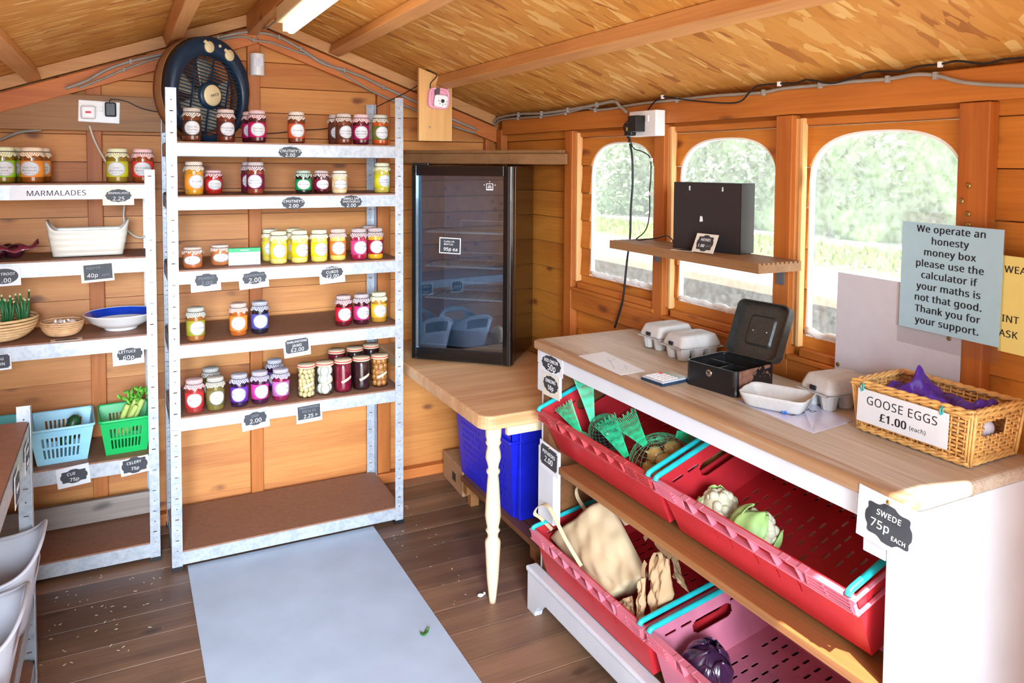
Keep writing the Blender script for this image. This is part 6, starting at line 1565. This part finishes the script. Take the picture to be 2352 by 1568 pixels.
m = MB(); m.box(.08,.094,-.0008,0,.080,.0825); m.box(.128,.142,-.0008,0,.078,.0805); m.build('vent_slots', M_ink, kb)
cable('thin black lead from the window shelf into the black steel box', [at(1457,552,x=1.45), Vector((1.44,-1.0,1.285)), Vector((1.43,-1.07,1.300)), Vector((1.412,-1.12,1.294)), Vector((A.x-.004, A.y-.004, 1.287))], .0022, M_black)
C1 = at(1597, 553, z=1.295)
hc = thing('price_card', 'cream HERBS 1.00 each card propped against the black steel box', 'sign', (1.398, -1.292, 1.2975), RZ(an-8)@RX(66), 'chalk price cards')
MB().box(-.042,.042,-.0295,.0295,-.0012,0).build('card', M_cream, hc); m = MB(); m.prism(plaque_poly('fancy', .064, .046), .0001, .0008); m.build('plaque', M_slate, hc)
letters([('HERBS', 0, .011, .014, .0001, .1), ('1.00', -.012, -.008, .015, .0003, .1)], M_chalk, hc, .001); letters([('EACH', .017, -.008, .010, 0, .1)], M_fchalk, hc, .001, 'faded_lettering')
hd = thing('price_card', 'second cream card lying flat on the window shelf before the HERBS card', 'sign', (1.390, -1.215, 1.2687), RZ(an), 'chalk price cards')
MB().box(-.04,.04,-.022,.022,0,.0012).build('card', M_cream, hd); m = MB(); m.prism(plaque_poly('fancy', .064, .034), .0012, .0018); m.build('plaque', M_slate, hd)
# ---------------------------------------------------------------- cards on the counter front
PX = ('x', 1.1025)
price_card('scalloped RED ONION 50p card on the counter\'s left front strip', (1241,815,1291,858), PX, [("RED ONION", 0, .16, .125), ('50p', .02, -.16, .24)], 'oval', pl=(.84,.86,0,0), rot=2)
price_card('cream ONIONS 50p card hanging under the red onion card', (1246,860,1284,912), PX, [("ONIONS", 0, .14, .17), ('50p', .0, -.14, .22)], 'oval', M_cream, (.84,.72,0,.06), rot=2)
price_card('POTATOES 2.00 card pinned to the counter\'s lower left front strip', (1240,1022,1281,1084), ('x', 1.0745), [("POTATOES", 0, .14, .15), ('2.00', .0, -.10, .25)], 'rect', pl=(.86,.74,0,.03), rot=-3, pin=(0,.40))
price_card('large white SWEDE 75p each card hung at the counter\'s right corner', (1972,1140,2098,1262), ('x', 1.086), [("SWEDE", .0, .17, .145), ('75p', -.14, -.07, .22), ('EACH', .18, -.20, .11)], 'fancy', pl=(.80,.68,.04,-.02), rot=-3, pin=(.02,.42))
# ---------------------------------------------------------------- floor things
mt = MB(); mt.box(.052, .775, -2.74, .02, .0003, .004); tag(mt.build('floor_mat', M_mat, None, .001), 'grey rubber runner on the floor leading to the tall shelving unit', 'mat')
lf = thing('leaf_scrap', 'curled scrap of green leaf lying on the grey runner', 'leaf', at(977, 1455, z=.0046), RZ(30))
m = MB(); m.sheet(lambda u, v: ((u-.5)*.045, (v-.5)*.022*math.sin(PI*min(1,.1+u)), .004+.008*math.sin(9*u)*(v-.5)+.010*abs(u-.5)), 10, 5, .0008); m.build('leaf', plain('leaf_scrap_green', srgb(60,120,50), .6, var=.3), lf)
pl_ = thing('tissue_scrap', 'small white crumpled scrap by the turned table leg', 'litter', at(1104, 1370, z=.001)); m = MB(); m.ball((0,0,.006), .008, 9, 6, (1.4,.8,.7), fn=lambda d: 1+.25*math.sin(9*d.x+7*d.y)); m.ball((.018,.008,.004), .005, 8, 5); m.build('scrap', M_wplast, pl_)
rng = random.Random(21); m = MB()
for k in range(90):
    x, y = (rng.uniform(-.40,.0), rng.uniform(-.45,.10)) if k < 60 else (rng.uniform(.82,1.0), rng.uniform(-.7,.3)); s = rng.uniform(.0008,.0028); a = rng.uniform(0,3.1)
    m.box(-s*2, s*2, -s*.5, s*.5, .0004, .0012, T((x,y,0))@RZ(math.degrees(a)))
tag(m.build('floor_litter', plain('dry_bits', srgb(206,196,160), .8, var=.2)), 'dry bits of leaf and peel scattered on the floorboards', 'litter', kind='stuff')
